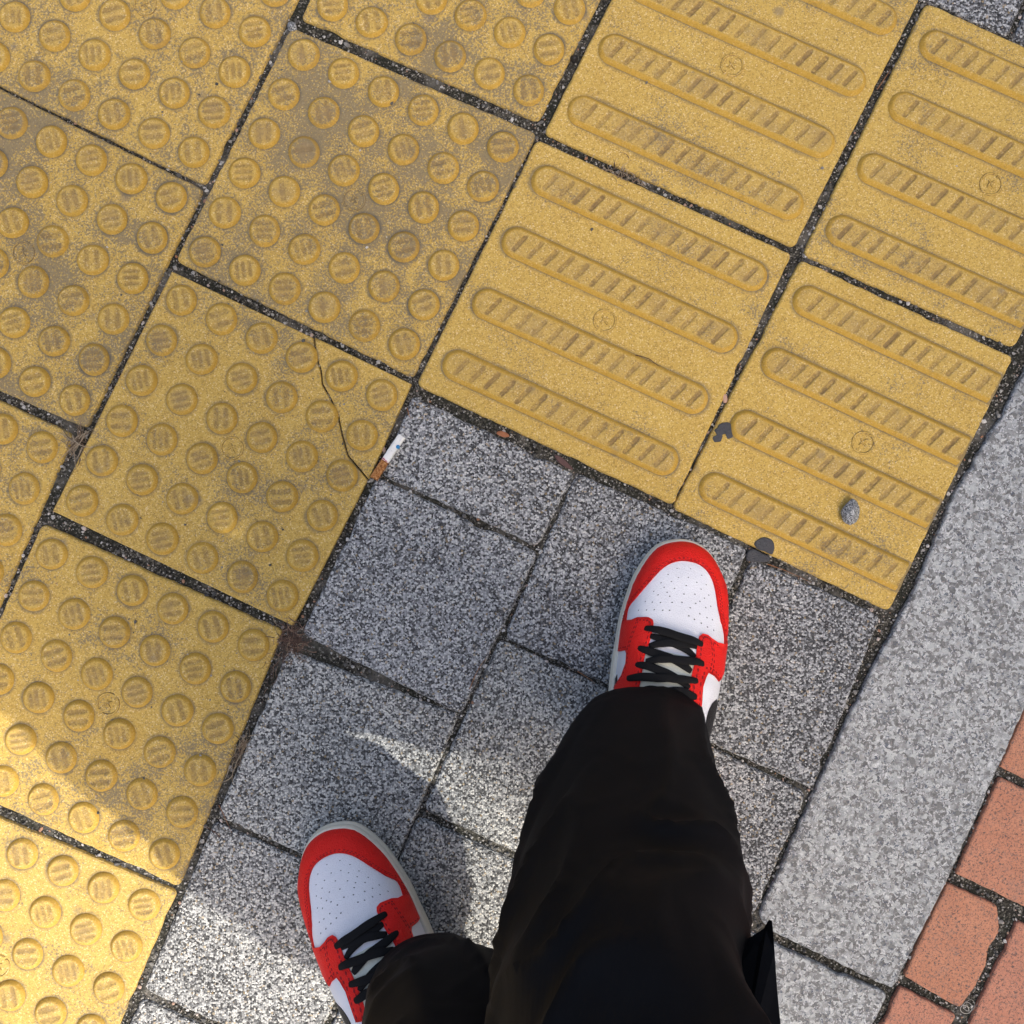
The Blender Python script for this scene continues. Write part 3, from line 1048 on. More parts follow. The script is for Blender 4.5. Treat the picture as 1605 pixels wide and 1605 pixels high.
SWOOSH_R = smooth_path([c1(*p) for p in ((893, 1186), (868, 1210), (842, 1262), (828, 1320), (822, 1400), (818, 1480), (838, 1480), (856, 1400), (880, 1310), (897, 1235))], 3)
SWOOSH_L = [polar(180 - d, a) for d, a in ((20, .94), (12, .905), (0, .87), (-14, .85), (-30, .80), (-50, .70), (-34, .90), (-16, .985), (0, .998), (14, .998))]
HEEL = [polar(d, .62) for d in range(-60, -121, -6)] + [polar(d, 1.0) for d in range(-120, -59, 4)]
HOLES = [(646, 365), (731, 367), (590, 403), (655, 422), (717, 421), (801, 408), (546, 455), (611, 447), (704, 472), (770, 453), (829, 467), (565, 484), (630, 491), (797, 495), (500, 509), (584, 515), (689, 526), (758, 527),
         (845, 533), (527, 531), (600, 540), (818, 552), (447, 573), (491, 577), (542, 579), (615, 579), (677, 578), (763, 585), (789, 572), (405, 628), (455, 626), (503, 624), (556, 628), (599, 628), (729, 612), (826, 611),
         (857, 603), (720, 663), (789, 650), (834, 674), (755, 685), (868, 687), (798, 709), (837, 733), (876, 754)]
LACES = [  # (points, lift)
    ([(478, 790), (560, 815), (650, 850), (758, 925)], .0026),
    ([(470, 855), (560, 838), (660, 842), (770, 858)], .0036),
    ([(398, 862), (480, 892), (580, 925), (690, 985), (735, 1015)], .0030),
    ([(383, 968), (470, 985), (560, 1020), (640, 1062), (720, 1120)], .0030),
    ([(335, 1056), (440, 1052), (560, 1060), (660, 1068), (778, 1072)], .0050),
    ([(450, 950), (540, 945), (650, 950), (740, 958), (815, 968)], .0056),
    ([(440, 742), (540, 768), (640, 800), (730, 826), (808, 846)], .0058),
    ([(390, 1150), (480, 1130), (600, 1140), (700, 1150), (770, 1175)], .0045),
]
def mirrored(v, f, mir):
    if not mir:
        return v, f
    return [Vector((-p[0], p[1], p[2])) for p in v], [tuple(reversed(x)) for x in f]

M['lace'] = plain('black_lace', (0.010, 0.010, 0.011), 0.85, 0.0006, 1200, 0.2)
SHOE_DATA = {}
def shoe(root, loc, rot, mir, label):
    s = empty('shoe', loc)
    s.rotation_euler = (0, 0, rot)
    s.parent = root
    s['label'] = label
    def add(name, v, f, mat, smooth=True):
        v, f = mirrored(v, f, mir)
        return link(name, mesh(name, v, f, smooth), mat, s)
    # rubber sole: foot outline with rolled side wall
    ang = [2 * math.pi * i / 180 for i in range(180)]
    prof = [(-.006, 0.0), (-.001, .002), (.0, .006), (-.0004, .0135), (-.0010, .0145), (-.0004, .0155), (.0, .020), (-.0004, .0245), (-.0018, .0272), (-.0052, .0276), (-.012, .024)]
    v, f = [], []
    for d, z in prof:
        for a in ang:
            r = rad(a) + d
            spring = 0.007 * max(0.0, (CEN.y + r * math.sin(a) + 0.045) / .045) ** 2      # toe spring
            v.append(Vector((CEN.x + r * math.cos(a), CEN.y + r * math.sin(a), z + spring * (1 - z / .06))))
    n = len(ang)
    for k in range(len(prof) - 1):
        for i in range(n):
            j = (i + 1) % n
            f.append((k * n + i, k * n + j, k * n + n + j, k * n + n + i))
    f.append(tuple(range(n - 1, -1, -1)))
    add('sole', v, f, M['sole'])
    # upper
    v, f = [], []
    na, nr = 128, 44
    for k in range(1, nr + 1):
        for i in range(na):
            a = 2 * math.pi * i / na
            v.append(surf(Vector((math.cos(a), math.sin(a))) * rup(a) * (k / nr)))
    c = len(v)
    v.append(surf(Vector((1e-6, 0))))
    for k in range(nr - 1):
        for i in range(na):
            j = (i + 1) % na
            f.append((k * na + i, k * na + na + i, k * na + na + j, k * na + j))
    for i in range(na):
        f.append((c, i, (i + 1) % na))
    add('upper', v, f, M['white'])
    if not SHOE_DATA:
        SHOE_DATA['toe_guard'] = panel_data(TOE_GUARD, .0021)
        SHOE_DATA['eye_l'] = panel_data(EYE_L, .0022)
        SHOE_DATA['eye_r'] = panel_data(EYE_R, .0022)
        SHOE_DATA['tongue'] = panel_data(TONGUE, .0010)
        SHOE_DATA['sw_r'] = panel_data(SWOOSH_R, .0012)
        SHOE_DATA['sw_l'] = panel_data(SWOOSH_L, .0012)
        SHOE_DATA['heel'] = panel_data(HEEL, .0016)
        SHOE_DATA['laces'] = [ribbon_data([c1(*p) for p in pts], lift=li) for pts, li in LACES]
        st = []
        for path, off, ins in ((TG_IN, .0021, .0026), (TG_IN, .0021, .0048), (EL_IN[2:], .0022, .0022), (EL_LOW[1:], .0022, .0022), (ER_IN[1:], .0022, -.0022), (ER_LOW, .0022, -.0022)):
            for sg in (1, -1):
                tst = path[len(path) // 2]
                dd = (path[len(path) // 2 + 1] - path[len(path) // 2 - 1]).normalized()
                poly = TOE_GUARD if path is TG_IN else (EYE_L if path[0] in EYE_L else EYE_R)
                if inside(poly, tst + Vector((-dd.y, dd.x)) * abs(ins) * sg):
                    st.append(stitch_data(path, off, abs(ins) * sg))
                    break
        # seam between eyestay and side panel
        for pth in ([(402, 690), (384, 740), (362, 800), (345, 868)], [(850, 812), (858, 870), (860, 940), (846, 1012)]):
            st.append(stitch_data([c1(*p) for p in pth], .0022, 0.0))
            st.append(stitch_data([c1(*p) for p in pth], .0022, 0.0018))
        V, Fc = [], []
        for a, b in st:
            k = len(V)
            V += a
            Fc += [tuple(i + k for i in x) for x in b]
        SHOE_DATA['stitch'] = (V, Fc)
        V, Fc = [], []
        for h in HOLES:
            q = c1(*h)
            k = len(V)
            V.append(surf(q, .00025))
            for i in range(8):
                V.append(surf(q + Vector((math.cos(i * math.pi / 4), math.sin(i * math.pi / 4))) * .00055, .00022))
            Fc += [(k, k + 1 + i, k + 1 + (i + 1) % 8) for i in range(8)]
        SHOE_DATA['holes'] = (V, Fc)
    D = SHOE_DATA
    add('toe_guard', *D['toe_guard'], M['red'])
    add('eyelet_panel', *D['eye_l'], M['red'])
    add('eyelet_panel', *D['eye_r'], M['red'])
    add('tongue', *D['tongue'], M['tongue'])
    add('side_stripe', *D['sw_r'], M['black_leather'])
    add('side_stripe', *D['sw_l'], M['black_leather'])
    add('heel_panel', *D['heel'], M['red'])
    for l in D['laces']:
        add('lace', *l, M['lace'])
    add('stitching', *D['stitch'], M['thread'])['kind'] = 'stuff'
    add('perforation', *D['holes'], M['hole'])['kind'] = 'stuff'
    return s

person = tag(empty('person', (0.04, -0.5, 0)), 'person in wide black trousers and red and white sneakers standing on the grey pavers', 'person')
PINV = Vector((-0.04, 0.5, 0))
def kid(o):
    o.parent = person
    o.location = Vector(o.location) + PINV
    return o
TR = P(1072, 845, .025); TR.z = 0.0
sr = shoe(person, (0, 0, 0), ROT_R, False, 'red and white leather sneaker with black laces, set forward on the grey pavers')
sr.location = TR + PINV
TL_ = P(511, 1297, .025); TL_.z = 0.0
sl = shoe(person, (0, 0, 0), R(24.0), True, 'red and white leather sneaker half hidden under the trouser hem, nearer the sunlit corner')
sl.location = TL_ + PINV
for s_ in (sr, sl):
    s_.location.z = 0.0006

# ------------------------------------------------------------------ trousers
def cloth_mat():
    k = NT('black_trouser_cloth')
    p = k.pos()
    n = k.noise(p, 30, 4, 0.6)
    c = k.mix(n, (0.0036, 0.0038, 0.0052), (0.0066, 0.0070, 0.0092))
    wv = k.n('ShaderNodeTexWave', wave_type='BANDS')
    k.set(wv.inputs['Vector'], p)
    wv.inputs['Scale'].default_value = 420
    wv.inputs['Distortion'].default_value = 1.5
    nrm = k.bump(k.math('ADD', wv.outputs[1], k.noise(p, 1500, 2)), 0.0002, 0.5)
    return k.done(c, 0.68, nrm, 0.13, 0.0)
M['cloth'] = cloth_mat()

def lerp_rows(rows, z):
    if z <= rows[0][0]:
        return rows[0][1:]
    for i in range(len(rows) - 1):
        a, b = rows[i], rows[i + 1]
        if z <= b[0]:
            p0, p3 = rows[max(0, i - 1)], rows[min(len(rows) - 1, i + 2)]
            t = (z - a[0]) / (b[0] - a[0])
            r = []
            for k in range(1, len(a)):
                m1 = (b[k] - p0[k]) / max(1e-6, b[0] - p0[0]) * (b[0] - a[0])
                m2 = (p3[k] - a[k]) / max(1e-6, p3[0] - a[0]) * (b[0] - a[0])
                r.append((2 * t ** 3 - 3 * t * t + 1) * a[k] + (t ** 3 - 2 * t * t + t) * m1 + (-2 * t ** 3 + 3 * t * t) * b[k] + (t ** 3 - t * t) * m2)
            return r
    return rows[-1][1:]

def folds(th, z, sd, amp):
    """radial displacement of a loose trouser leg: slanting drapes plus small creases"""
    c, s = math.cos(th), math.sin(th)
    w = noise.noise(Vector((c * 1.3 + sd, s * 1.3, z * 6)))
    s1 = z * 9.5 + 0.55 * math.sin(th + sd) + 0.9 * w
    a = noise.noise(Vector((s1, c * 0.9 + sd, s * 0.9)))
    ridge = (1 - min(1, abs(a) * 2.6)) ** 2
    b = noise.noise(Vector((z * 26 + c * 2.0 + w * 2, c * 1.6, s * 1.6 + sd * 2)))
    ridge2 = (1 - min(1, abs(b) * 3.2)) ** 3
    lo = noise.noise(Vector((c * 1.1, s * 1.1 + sd, z * 5)))
    return amp * (0.85 * ridge + 0.14 * ridge2 + 0.8 * lo)

def leg(rows, sd, cuff_front, cuff_back, front_dir, seam_th):
    v, f = [], []
    seg, nz_ = 96, 120
    z1 = rows[-1][0]
    for k in range(nz_ + 1):
        t = k / nz_
        for i in range(seg):
            th = 2 * math.pi * i / seg
            fr = 0.5 + 0.5 * math.cos(th - front_dir)
            zb = cuff_back + (cuff_front - cuff_back) * fr ** 1.2
            zc = zb + (z1 - zb) * t ** 1.15
            cx, cy, rx, ry = lerp_rows(rows, zc)
            amp = 0.011 * min(1.0, 0.18 + t * 5) 
            d = folds(th, zc, sd, amp)
            dth = math.atan2(math.sin(th - seam_th), math.cos(th - seam_th))
            d -= 0.0016 * math.exp(-(dth / 0.025) ** 2)
            if 0.012 < zc - zb < 0.0165:
                d -= 0.0006
            c, s = math.cos(th), math.sin(th)
            e = 2.2
            sq = (abs(c) ** e + abs(s) ** e) ** (-1 / e)
            v.append(Vector((cx + c * sq * (rx + d), cy + s * sq * (ry + d), zc)))
    for k in range(nz_):
        for i in range(seg):
            j = (i + 1) % seg
            f.append((k * seg + i, k * seg + j, k * seg + seg + j, k * seg + seg + i))
    return v, f

RIGHT = [(0.03, .136, -.240, .066, .066), (0.09, .133, -.232, .066, .064), (0.125, .122, -.246, .073, .072), (0.16, .113, -.262, .079, .078), (0.22, .105, -.286, .084, .084), (0.30, .094, -.316, .089, .090),
         (0.38, .081, -.338, .086, .092), (0.45, .073, -.352, .083, .096), (0.55, .085, -.40, .090, .10), (0.70, .112, -.48, .098, .104), (0.86, .130, -.55, .10, .110)]
LEFT = [(0.03, -.083, -.504, .060, .066), (0.085, -.080, -.494, .060, .068), (0.12, -.069, -.496, .070, .080), (0.16, -.054, -.506, .085, .098), (0.22, -.038, -.502, .102, .112), (0.30, -.038, -.515, .096, .122),
        (0.38, -.042, -.524, .092, .122), (0.45, -.044, -.526, .092, .122), (0.55, -.038, -.530, .096, .120), (0.70, -.025, -.54, .104, .116), (0.86, -.018, -.55, .10, .110)]
PELV = [(0.76, .056, -.545, .150, .110), (0.84, .060, -.548, .164, .118), (0.92, .060, -.550, .160, .114), (1.00, .060, -.555, .150, .106), (1.03, .060, -.556, .148, .104)]
parts = [leg(RIGHT, 1.7, .118, .035, R(96), R(172)), leg(LEFT, 5.3, .104, .03, R(112), R(10)), leg(PELV, 9.1, .76, .76, 0, R(90))]
V, Fc = [], []
for a, b in parts:
    k = len(V)
    V += a
    Fc += [tuple(i + k for i in x) for x in b]
tro = link('trousers', mesh('trousers', V, Fc, True), M['cloth'])
kid(tro)
sm = tro.modifiers.new('cloth_thickness', 'SOLIDIFY')
sm.thickness = 0.0016
sm.offset = -1
# side pocket flap standing off the right leg
def flap():
    zf = 0.46
    pts = [(1160, 1484, .372), (1178, 1474, .374), (1192, 1467, .377), (1201, 1458, .381), (1210, 1443, .386), (1212, 1462, .388), (1214, 1490, .394), (1218, 1550, .41), (1225, 1620, .43), (1236, 1720, .46), (1150, 1740, .46), (1130, 1600, .42), (1150, 1530, .39)]
    top = [P(*p) for p in pts]
    low = [p + Vector((-.0015, -.0004, -.003)) for p in top]
    n = len(top)
    v = top + low
    f = [tuple(range(n)), tuple(range(2 * n - 1, n - 1, -1))]
    for i in range(n):
        j = (i + 1) % n
        f.append((i, n + i, n + j, j))
    me = mesh('pocket_flap', v, f)
    return link('pocket_flap', me, M['cloth'], tro)
fl = flap()

# ------------------------------------------------------------------ upper body (outside the frame, casts the person's shadow)
M['skin'] = plain('skin', (0.55, 0.36, 0.27), 0.55, 0.0006, 400)
M['shirt'] = plain('dark_sweatshirt', (0.03, 0.03, 0.034), 0.9, 0.001, 500, 0.2)
M['hair'] = plain('black_hair', (0.012, 0.010, 0.009), 0.6, 0.002, 260)
def skinned(name, verts, edges, radii, mat, root=0, sub=2):
    me = bpy.data.meshes.new(name)
    me.from_pydata([tuple(v) for v in verts], edges, [])
    ob = link(name, me, mat)
    me.materials.clear()
    me.materials.append(mat)
    md = ob.modifiers.new('skin', 'SKIN')
    md.use_smooth_shade = True
    for i, r in enumerate(radii):
        me.skin_vertices[0].data[i].radius = r if isinstance(r, tuple) else (r, r)
        me.skin_vertices[0].data[i].use_root = (i == root)
    s2 = ob.modifiers.new('subdivision', 'SUBSURF')
    s2.levels = sub
    s2.render_levels = sub
    return ob
bv = [(.04, -.59, .93), (.04, -.58, 1.08), (.04, -.55, 1.24), (.04, -.52, 1.36), (.04, -.49, 1.43), (.04, -.455, 1.50), (.04, -.425, 1.56), (.04, -.42, 1.63)]
be = [(i, i + 1) for i in range(7)]
brd = [(.13, .09), (.12, .085), (.14, .095), (.10, .075), .052, .062, (.075, .085), (.066, .075)]
bv += [(.04, -.318, 1.545), (-.036, -.43, 1.545), (.116, -.43, 1.545)]               # nose, ears
be += [(6, 8), (6, 9), (6, 10)]
brd += [.012, .014, .014]
for sgn in (-1, 1):
    b = len(bv)
    arm = [(.055 + sgn * .155, -.53, 1.355), (.055 + sgn * .195, -.50, 1.20), (.045 + sgn * .195, -.45, 1.085), (.01 + sgn * .14, -.22, 1.125), (sgn * .072, -.115, 1.125), (sgn * .055, -.085, 1.122)]
    bv += arm
    be += [(3, b)] + [(b + i, b + i + 1) for i in range(5)]
    brd += [.062, .047, .040, .034, (.026, .018), (.030, .016)]
    palm = b + 5
    for k in range(4):                                                            # fingers curl under the phone
        yb = -.060 - k * .018
        c = len(bv)
        bv += [(sgn * .052, yb, 1.116), (sgn * .046, yb + .004, 1.101), (sgn * .026, yb + .008, 1.0985)]
        be += [(palm if k < 2 else palm - 1, c), (c, c + 1), (c + 1, c + 2)]
        brd += [.009, .0085, .0075]
    c = len(bv)
    bv += [(sgn * .046, -.100, 1.134), (sgn * .030, -.078, 1.130), (sgn * .016, -.060, 1.126)]
    be += [(palm - 1, c), (c, c + 1), (c + 1, c + 2)]
    brd += [.011, .0095, .0085]
body = kid(skinned('body', bv, be, brd, M['skin']))
sv = [(.115, -.55, .94), (.140, -.545, 1.08), (.115, -.54, 1.24), (.04, -.52, 1.36), (.04, -.50, 1.405)]
se = [(0, 1), (1, 2), (2, 3), (3, 4)]
sr_ = [(.19, .12), (.232, .118), (.21, .11), (.13, .10), (.075, .068)]
for sgn in (-1, 1):
    b = len(sv)
    sv += [(.055 + sgn * .155, -.53, 1.355), (.055 + sgn * .195, -.50, 1.20), (.045 + sgn * .195, -.45, 1.09), (.01 + sgn * .15, -.245, 1.135), (.005 + sgn * .125, -.205, 1.138)]
    se += [(3, b)] + [(b + i, b + i + 1) for i in range(4)]
    sr_ += [.085, .07, .062, .05, .048]
shirt = kid(skinned('sweatshirt', sv, se, sr_, M['shirt']))
def hair():
    v, f = [], []
    na, nk = 32, 14
    for k in range(nk + 1):
        ph = k / nk * R(118)
        for i in range(na):
            a = 2 * math.pi * i / na
            back = -math.sin(a)
            lim = 0.55 + 0.45 * max(0, back) if back > -0.3 else 0.55
            p = ph * lim * 1.1
            r = 1 + 0.05 * nz((math.cos(a) * 3, p * 5), 2.0, 4)
            v.append((.04 + .090 * r * math.sin(p) * math.cos(a), -.428 + .105 * r * math.sin(p) * math.sin(a), 1.595 + .105 * r * math.cos(p)))
    for k in range(nk):
        for i in range(na):
            j = (i + 1) % na
            f.append((k * na + i, k * na + na + i, k * na + na + j, k * na + j))
    return mesh('hair', v, f, True)
kid(link('hair', hair(), M['hair']))
phone = empty('mobile_phone', (0, -.075, 1.113))
tag(phone, 'dark mobile phone held flat in both hands above the pavement, outside the photograph', 'phone')
M['phone'] = plain('phone_body', (0.02, 0.02, 0.022), 0.3)
boxes('phone_body', [(-.038, .038, -.079, .079, -.004, .0036)], M['phone'], phone)
boxes('screen', [(-.035, .035, -.075, .075, .0037, .0043)], M['glass'], phone)

# ------------------------------------------------------------------ small things on the pavement
def blob_poly(cx, cy, pts, name, mat, z0, th, label, cat, group=None):
    """thin irregular patch with a rounded rim, pixel outline about (cx, cy)"""
    n0 = [P2(*p) for p in pts]
    c = P2(cx, cy)
    out = catmull(n0, 4)
    v = []
    for k, (s, z) in enumerate(((1.0, -.0006), (.97, th * .6), (.88, th), (.5, th * 1.15))):
        for p in out:
            q = c + (p - c) * s
            q += (p - c).normalized() * (.0005 * nz(q, 400, k))
            v.append((q.x - c.x, q.y - c.y, z + .0003 * nz(q, 300, 1)))
    m = len(out)
    f = []
    for k in range(3):
        for i in range(m):
            j = (i + 1) % m
            f.append((k * m + i, k * m + j, k * m + m + j, k * m + m + i))
    f.append(tuple(3 * m + i for i in range(m)))
    o = link(name, mesh(name, v, f), mat)
    o.location = (c.x, c.y, z0)
    return tag(o, label, cat, group)
M['gum'] = plain('old_gum', (0.060, 0.062, 0.068), 0.75, 0.004, 480)
def cz(x, y):
    return (1100 + x / 5.35, 600 + y / 5.35)
blob_poly(*cz(185, 410), [cz(*p) for p in ((150, 345), (215, 330), (245, 350), (250, 400), (258, 455), (215, 470), (215, 435), (185, 430), (150, 460), (160, 490), (105, 495), (92, 455), (125, 440), (108, 400), (130, 375))], 'chewing_gum', M['gum'], 0.0002, .0011,
          'ragged dark grey gum stain at the left end of a bar, beside the joint', 'gum')
blob_poly(*cz(525, 1360), [cz(*p) for p in ((440, 1345), (480, 1310), (525, 1295), (590, 1320), (608, 1375), (590, 1440), (530, 1415), (470, 1395))], 'chewing_gum', M['gum'], 0.0002, .0013,
          'round dark grey gum patch on the yellow tile edge above the shoe', 'gum')
blob_poly(*cz(460, 1455), [cz(*p) for p in ((390, 1415), (440, 1395), (510, 1430), (570, 1460), (560, 1500), (470, 1505), (400, 1500), (375, 1480))], 'chewing_gum', M['gum'], -0.0018, .0016,
          'flat dark grey gum patch on the corner of the grey paver above the shoe', 'gum')

def stone(name, px, py, rx, ry, rz, rot, mat, seed, zc, label=None, cat=None):
    bm = bmesh.new()
    bmesh.ops.create_icosphere(bm, subdivisions=4, radius=1)
    for vv in bm.verts:
        n = vv.co.copy()
        d = 1 + .16 * noise.noise(n * 1.3 + Vector((seed, 0, 0))) + .05 * noise.noise(n * 4 + Vector((0, seed, 0)))
        for k in range(5):                                     # flat broken faces
            ax = Vector((math.sin(seed + k * 2.4), math.cos(seed * 2 + k * 1.7), math.sin(k * 3.1 + seed) * .8)).normalized()
            h = n.dot(ax)
            if h > .72:
                d = min(d, .76 / h * 1.02)
        vv.co = Vector((n.x * rx, n.y * ry, n.z * rz)) * d
    me = bpy.data.meshes.new(name)
    bm.to_mesh(me)
    bm.free()
    me.polygons.foreach_set('use_smooth', [True] * len(me.polygons))
    p = P(px, py, zc)
    o = link(name, me, mat, None, p, (0, 0, rot))
    return tag(o, label, cat)
def stone_mat():
    k = NT('pebble_granite')
    p = k.objpos()
    s = k.n('ShaderNodeSeparateColor')
    k.set(s.inputs[0], k.voro(p, 950, 'Color'))
    c = k.ramp(s.outputs[0], [(0, (0.05, 0.055, 0.06)), (.4, (0.17, 0.18, 0.19)), (.75, (0.30, 0.31, 0.31)), (1, (0.52, 0.53, 0.53))])
    return k.done(c, .75, k.bump(s.outputs[1], .0006, .7), .3)
M['pebble'] = stone_mat()
stone('pebble', 1333, 803, .0098, .0142, .0075, R(-12), M['pebble'], 2.3, .0065, 'grey speckled pebble lying loose between two bars of a yellow tile', 'pebble')
stone('pebble', 458, 42, .0052, .0062, .004, R(30), M['pebble'], 5.1, -.0015, 'small grey pebble wedged in the joint at the top corner of a dotted tile', 'pebble')
stone('pebble', 900, 92, .0042, .0042, .004, 0, plain('black_pebble', (.012, .012, .013), .5, .0006, 300), 7.7, -.001, 'small black pebble stuck in the joint between dotted and barred tiles', 'pebble')

# cigarette butt lying in the joint corner
def butt():
    a, b = P(630, 683, .004), P(586, 750, .003)
    root = empty('cigarette_butt', (a + b) / 2)
    d = (b - a)
    L = d.length
    root.rotation_euler = (0, 0, math.atan2(d.y, d.x))
    tag(root, 'flattened white cigarette butt with a brown rotted end, in the corner of the grey pavers', 'cigarette butt')
    def tube(name, x0, x1, mat, sc=1.0, ragged=False):
        v, f = [], []
        n, seg = 22, 20
        for k in range(n + 1):
            t = k / n
            x = x0 + (x1 - x0) * t
            for s in range(seg):
                an = 2 * math.pi * s / seg
                y = .0046 * sc * math.copysign(abs(math.cos(an)) ** .6, math.cos(an))
                z = .0024 * sc * math.copysign(abs(math.sin(an)) ** .8, math.sin(an))
                q = .0004 * nz((x, y), 330, s * .1)
                xx = x + (.0012 * nz((y * 3, z), 700, 3) if (ragged and k == n) else 0)
                v.append((xx, y + q, z + q * 1.2))
        for k in range(n):
            for s in range(seg):
                j = (s + 1) % seg
                f.append((k * seg + s, k * seg + j, k * seg + seg + j, k * seg + seg + s))
        f.append(tuple(range(seg - 1, -1, -1)))
        f.append(tuple(n * seg + s for s in range(seg)))
        return link(name, mesh(name, v, f, True), mat, root)
    k = NT('butt_paper')
    p = k.objpos()
    n = k.noise(p, 330, 3, .6)
    sx = k.n('ShaderNodeSeparateXYZ')
    k.set(sx.inputs[0], p)
    c = k.mix(k.smooth(n, .55, .72, 0, .5), (.78, .78, .74), (.42, .45, .43))
    band = k.math('MULTIPLY', k.smooth(sx.outputs[0], .0030, .0036), k.smooth(sx.outputs[0], .0048, .0056, 1, 0))
    c = k.mix(k.math('MULTIPLY', band, k.smooth(k.noise(p, 420, 2), .42, .55)), c, (.45, .06, .12))
    paper = k.done(c, .8, k.bump(n, .0006, .6), .2)
    k = NT('butt_brown')
    p = k.objpos()
    n = k.noise(p, 450, 4, .7, .5)
    c = k.ramp(n, [(.3, (.10, .032, .008)), (.5, (.36, .15, .045)), (.7, (.56, .34, .16))])
    brown = k.done(c, .85, k.bump(n, .0012, .8), .2)
    tube('paper', -L / 2, .0055, paper)
    tube('rotted_end', .0053, L / 2, brown, 1.03, True)
    bm = bmesh.new()
    bmesh.ops.create_icosphere(bm, subdivisions=2, radius=.0024)
    me = bpy.data.meshes.new('blue_capsule')
    bm.to_mesh(me)
    bm.free()
    link('blue_capsule', me, plain('blue_capsule', (.02, .22, .48), .35), root, (-L / 2 + .0125, .0032, .0016))
butt()

def blade(pts, w, v, f):
    n0 = len(v)
    for i, p in enumerate(pts):
        a, b = pts[max(0, i - 1)], pts[min(len(pts) - 1, i + 1)]
        d = (b - a).normalized()
        s = d.cross(Vector((0, 0, 1)))
        s = s.normalized() if s.length > 1e-6 else Vector((1, 0, 0))
        t = i / (len(pts) - 1)
        ww = w * (1 - .75 * t)
        up = Vector((0, 0, ww))
        v += [p - s * ww, p + up, p + s * ww]
    for i in range(len(pts) - 1):
        k = n0 + i * 3
        f += [(k, k + 1, k + 4, k + 3), (k + 1, k + 2, k + 5, k + 4)]

def tuft(name, px, py, n, spread_px, length, dirs, mat, label, cat, seed, w=.0007):
    rnd = random.Random(seed)
    v, f = [], []
    c = P(px, py, 0)
    for i in range(n):
        ax = rnd.gauss(0, spread_px[0]) * H / F
        ay = rnd.gauss(0, spread_px[1]) * H / F
        d0 = rnd.choice(dirs)
        u = Vector((math.cos(R(d0[0])), math.sin(R(d0[0])), 0))
        base = u * ax + Vector((-u.y, u.x, 0)) * ay * .5 + Vector((0, 0, -.004 + rnd.uniform(0, .003)))
        an = R(d0[0] + rnd.gauss(0, d0[1]))
        L = length * rnd.uniform(.45, 1.1)
        el = rnd.uniform(.05, .55)
        pts = []
        cv = rnd.uniform(-.9, .9)
        for k in range(5):
            t = k / 4
            a2 = an + cv * t
            pts.append(base + Vector((math.cos(a2) * L * t, math.sin(a2) * L * t, max(-.003, L * (el * t - el * 1.0 * t * t)) + .0015 * (k > 0))))
        blade(pts, w * rnd.uniform(.6, 1.2), v, f)
    o = link(name, mesh(name, v, f), mat, None, c)
    return tag(o, label, cat)
DN = -65
tuft('grass_tuft', 124, 692, 46, (9, 10), .030, [(-110, 25), (-60, 30), (175, 25), (60, 30)], M['straw'], 'dead straw tuft fanned out where joints meet between three dotted tiles', 'dried grass', 3)
tuft('grass_tuft', 455, 1005, 170, (15, 22), .017, [(-40, 80), (120, 80), (240, 60)], M['straw_dark'], 'brown dried moss tuft at the chipped tile corner above the grey paver', 'dried grass', 4, .0005)
tuft('grass_tuft', 374, 1182, 46, (20, 5), .019, [(-115, 22), (70, 25)], M['straw'], 'pale dry grass along the joint between dotted tile and grey paver', 'dried grass', 5, .0006)
tuft('grass_tuft', 975, 272, 44, (20, 5), .014, [(155, 40), (-25, 40), (60, 40)], M['straw'], 'grey dry grass in the joint between two barred tiles', 'dried grass', 6, .0006)
tuft('grass_tuft', 430, 1050, 24, (20, 6), .015, [(-115, 25), (-60, 30)], M['straw_dark'], 'thin brown roots along the joint below the brown moss tuft', 'dried grass', 8, .0004)

# stray needles and twigs
M['needle'] = plain('brown_needle', (.26, .115, .05), .7)
M['needle_dark'] = plain('dark_needle', (.09, .035, .02), .7)
NEED = [([(1203, 884), (1235, 896), (1272, 913)], 'needle', 'orange brown needle in the joint right of the front shoe'),
        ([(343, 1262), (352, 1280), (363, 1305)], 'needle', 'thin brown needle on the grey paver edge beside the dotted tiles'),
        ([(905, 1052), (925, 1065), (932, 1072)], 'needle', 'short orange needle in the joint left of the front shoe'),
        ([(736, 1080), (748, 1052), (762, 1030)], 'needle', 'pale brown needle along the joint between the grey pavers'),
        ([(993, 557), (1003, 558), (1018, 563), (1030, 572), (1040, 580)], 'needle_dark', 'dark hair-like twig beside a bar end of the yellow tile'),
        ([(1375, 140), (1390, 118), (1396, 108)], 'needle', 'light brown needle in the joint between two barred tiles'),
        ([(638, 640), (641, 650), (644, 657)], 'needle', 'tiny orange needle in the joint above the cigarette butt'),
        ([(345, 1312), (330, 1300), (300, 1285)], 'needle_dark', 'dark curved root in the joint at the sunlit tile corner')]
for pts, m, lb in NEED:
    v, f = [], []
    w = [P(x, y, .0012 + .0008 * (i % 2)) for i, (x, y) in enumerate(pts)]
    c = w[0].copy()
    blade(smooth_path([p - c for p in w], 4), .00055, v, f)
    tag(link('pine_needle', mesh('pine_needle', v, f), M[m], None, c), lb, 'needle')
M['bark'] = plain('bark_flake', (.33, .13, .06), .85, .001, 500)
M['bark2'] = plain('dark_bark_flake', (.10, .055, .05), .85, .001, 500)
blob_poly(789, 681, [(779, 677), (786, 675), (797, 680), (798, 684), (790, 685), (780, 681)], 'bark_flake', M['bark'], -.003, .0016, 'orange bark flake in the joint under the barred tile', 'bark')
blob_poly(886, 724, [(869, 713), (880, 716), (892, 727), (899, 736), (890, 734), (876, 725)], 'bark_flake', M['bark2'], -.003, .0016, 'dark brown bark flake in the joint at the paver corner', 'bark')
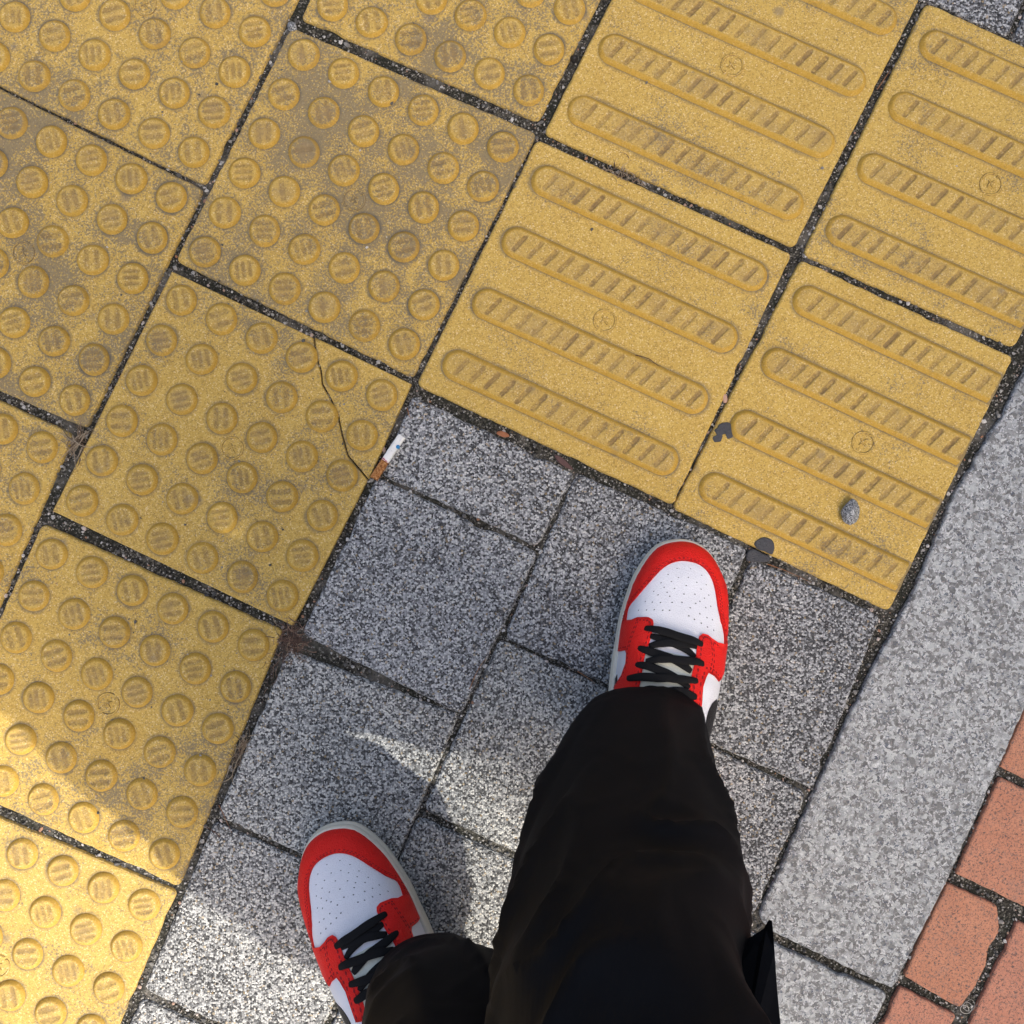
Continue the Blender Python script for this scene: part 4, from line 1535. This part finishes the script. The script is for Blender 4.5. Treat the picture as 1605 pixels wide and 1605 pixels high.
blob_poly(1137, 625, [(1134, 618), (1140, 620), (1140, 630), (1134, 630)], 'bark_flake', plain('pale_flake', (.45, .28, .2), .8), -.002, .0012, 'pale pinkish flake in the joint between the barred tiles', 'bark')

def thread():
    pts = []
    c = P(1516, 1578, .001)
    for i in range(60):
        t = i / 59
        a = t * 6 * math.pi
        r = .0068
        ctr = Vector((-.004 + .010 * t, -.004 + .009 * t, 0))
        pts.append(ctr + Vector((math.cos(a) * r * .8, math.sin(a) * r * .8, .0006 * math.sin(a * 1.3) + .0008)))
    v, f = [], []
    blade(pts, .0004, v, f)
    return tag(link('thread', mesh('thread', v, f), plain('pale_thread', (.5, .48, .42), .7), None, c), 'pale curled thread lying in the joint between the bricks', 'thread')
thread()

# loose grit: in the joints and scattered on the tiles
def grit():
    rnd = random.Random(21)
    bbs = []
    for dense, nor in SLABS:
        xs, ys = [p.x for p in dense], [p.y for p in dense]
        bbs.append((min(xs), max(xs), min(ys), max(ys), dense[::2]))
    def covered(p):
        for x0, x1, y0, y1, poly in bbs:
            if x0 < p.x < x1 and y0 < p.y < y1 and inside(poly, p):
                return True
        return False
    base = bmesh.new()
    bmesh.ops.create_icosphere(base, subdivisions=1, radius=1)
    bvs = [vv.co.copy() for vv in base.verts]
    bfs = [tuple(vv.index for vv in fc.verts) for fc in base.faces]
    base.free()
    def put(v, f, p, z, r):
        n0 = len(v)
        sx, sy, sz = r * rnd.uniform(.7, 1.3), r * rnd.uniform(.7, 1.3), r * rnd.uniform(.5, .9)
        a = rnd.uniform(0, 6.28)
        ca, sa = math.cos(a), math.sin(a)
        for co in bvs:
            k = rnd.uniform(.6, 1.2)
            x, y = co.x * sx * k, co.y * sy * k
            v.append((p.x + x * ca - y * sa, p.y + x * sa + y * ca, z + co.z * sz * k))
        f += [tuple(i + n0 for i in t) for t in bfs]
    v, f = [], []
    for dense, nor in SLABS:
        for i in range(len(dense)):
            if not inframe(dense[i], 60):
                continue
            for _ in range(3):
                p = dense[i] - nor[i] * rnd.uniform(.0006, .009) + Vector((rnd.uniform(-.003, .003), rnd.uniform(-.003, .003)))
                if covered(p):
                    continue
                r = min(.0027, rnd.lognormvariate(math.log(.00075), .55))
                put(v, f, p, -.0054 + r * .4 + rnd.uniform(0, .0008), r)
    g = link('joint_grit', mesh('joint_grit', v, f), M['grit'])
    tag(g, 'fine grey and white grit filling the joints between the paving', 'grit', kind='stuff')
    v, f = [], []
    for k in range(330):
        if k < 210:
            x, y = rnd.uniform(0, 420), rnd.uniform(0, 1250)
            x += (1250 - y) * .22
        else:
            x, y = rnd.uniform(0, 1600), rnd.uniform(0, 1600)
        p = P2(x, y)
        if 900 < x < 1180 and y > 820 or (440 < x < 1250 and y > 1080):
            continue
        r = min(.0026, rnd.lognormvariate(math.log(.00085), .45))
        put(v, f, p, r * .5, r)
    g = link('loose_grit', mesh('loose_grit', v, f), M['grit'])
    tag(g, 'tiny loose stones scattered over the yellow tiles', 'grit', kind='stuff')
grit()
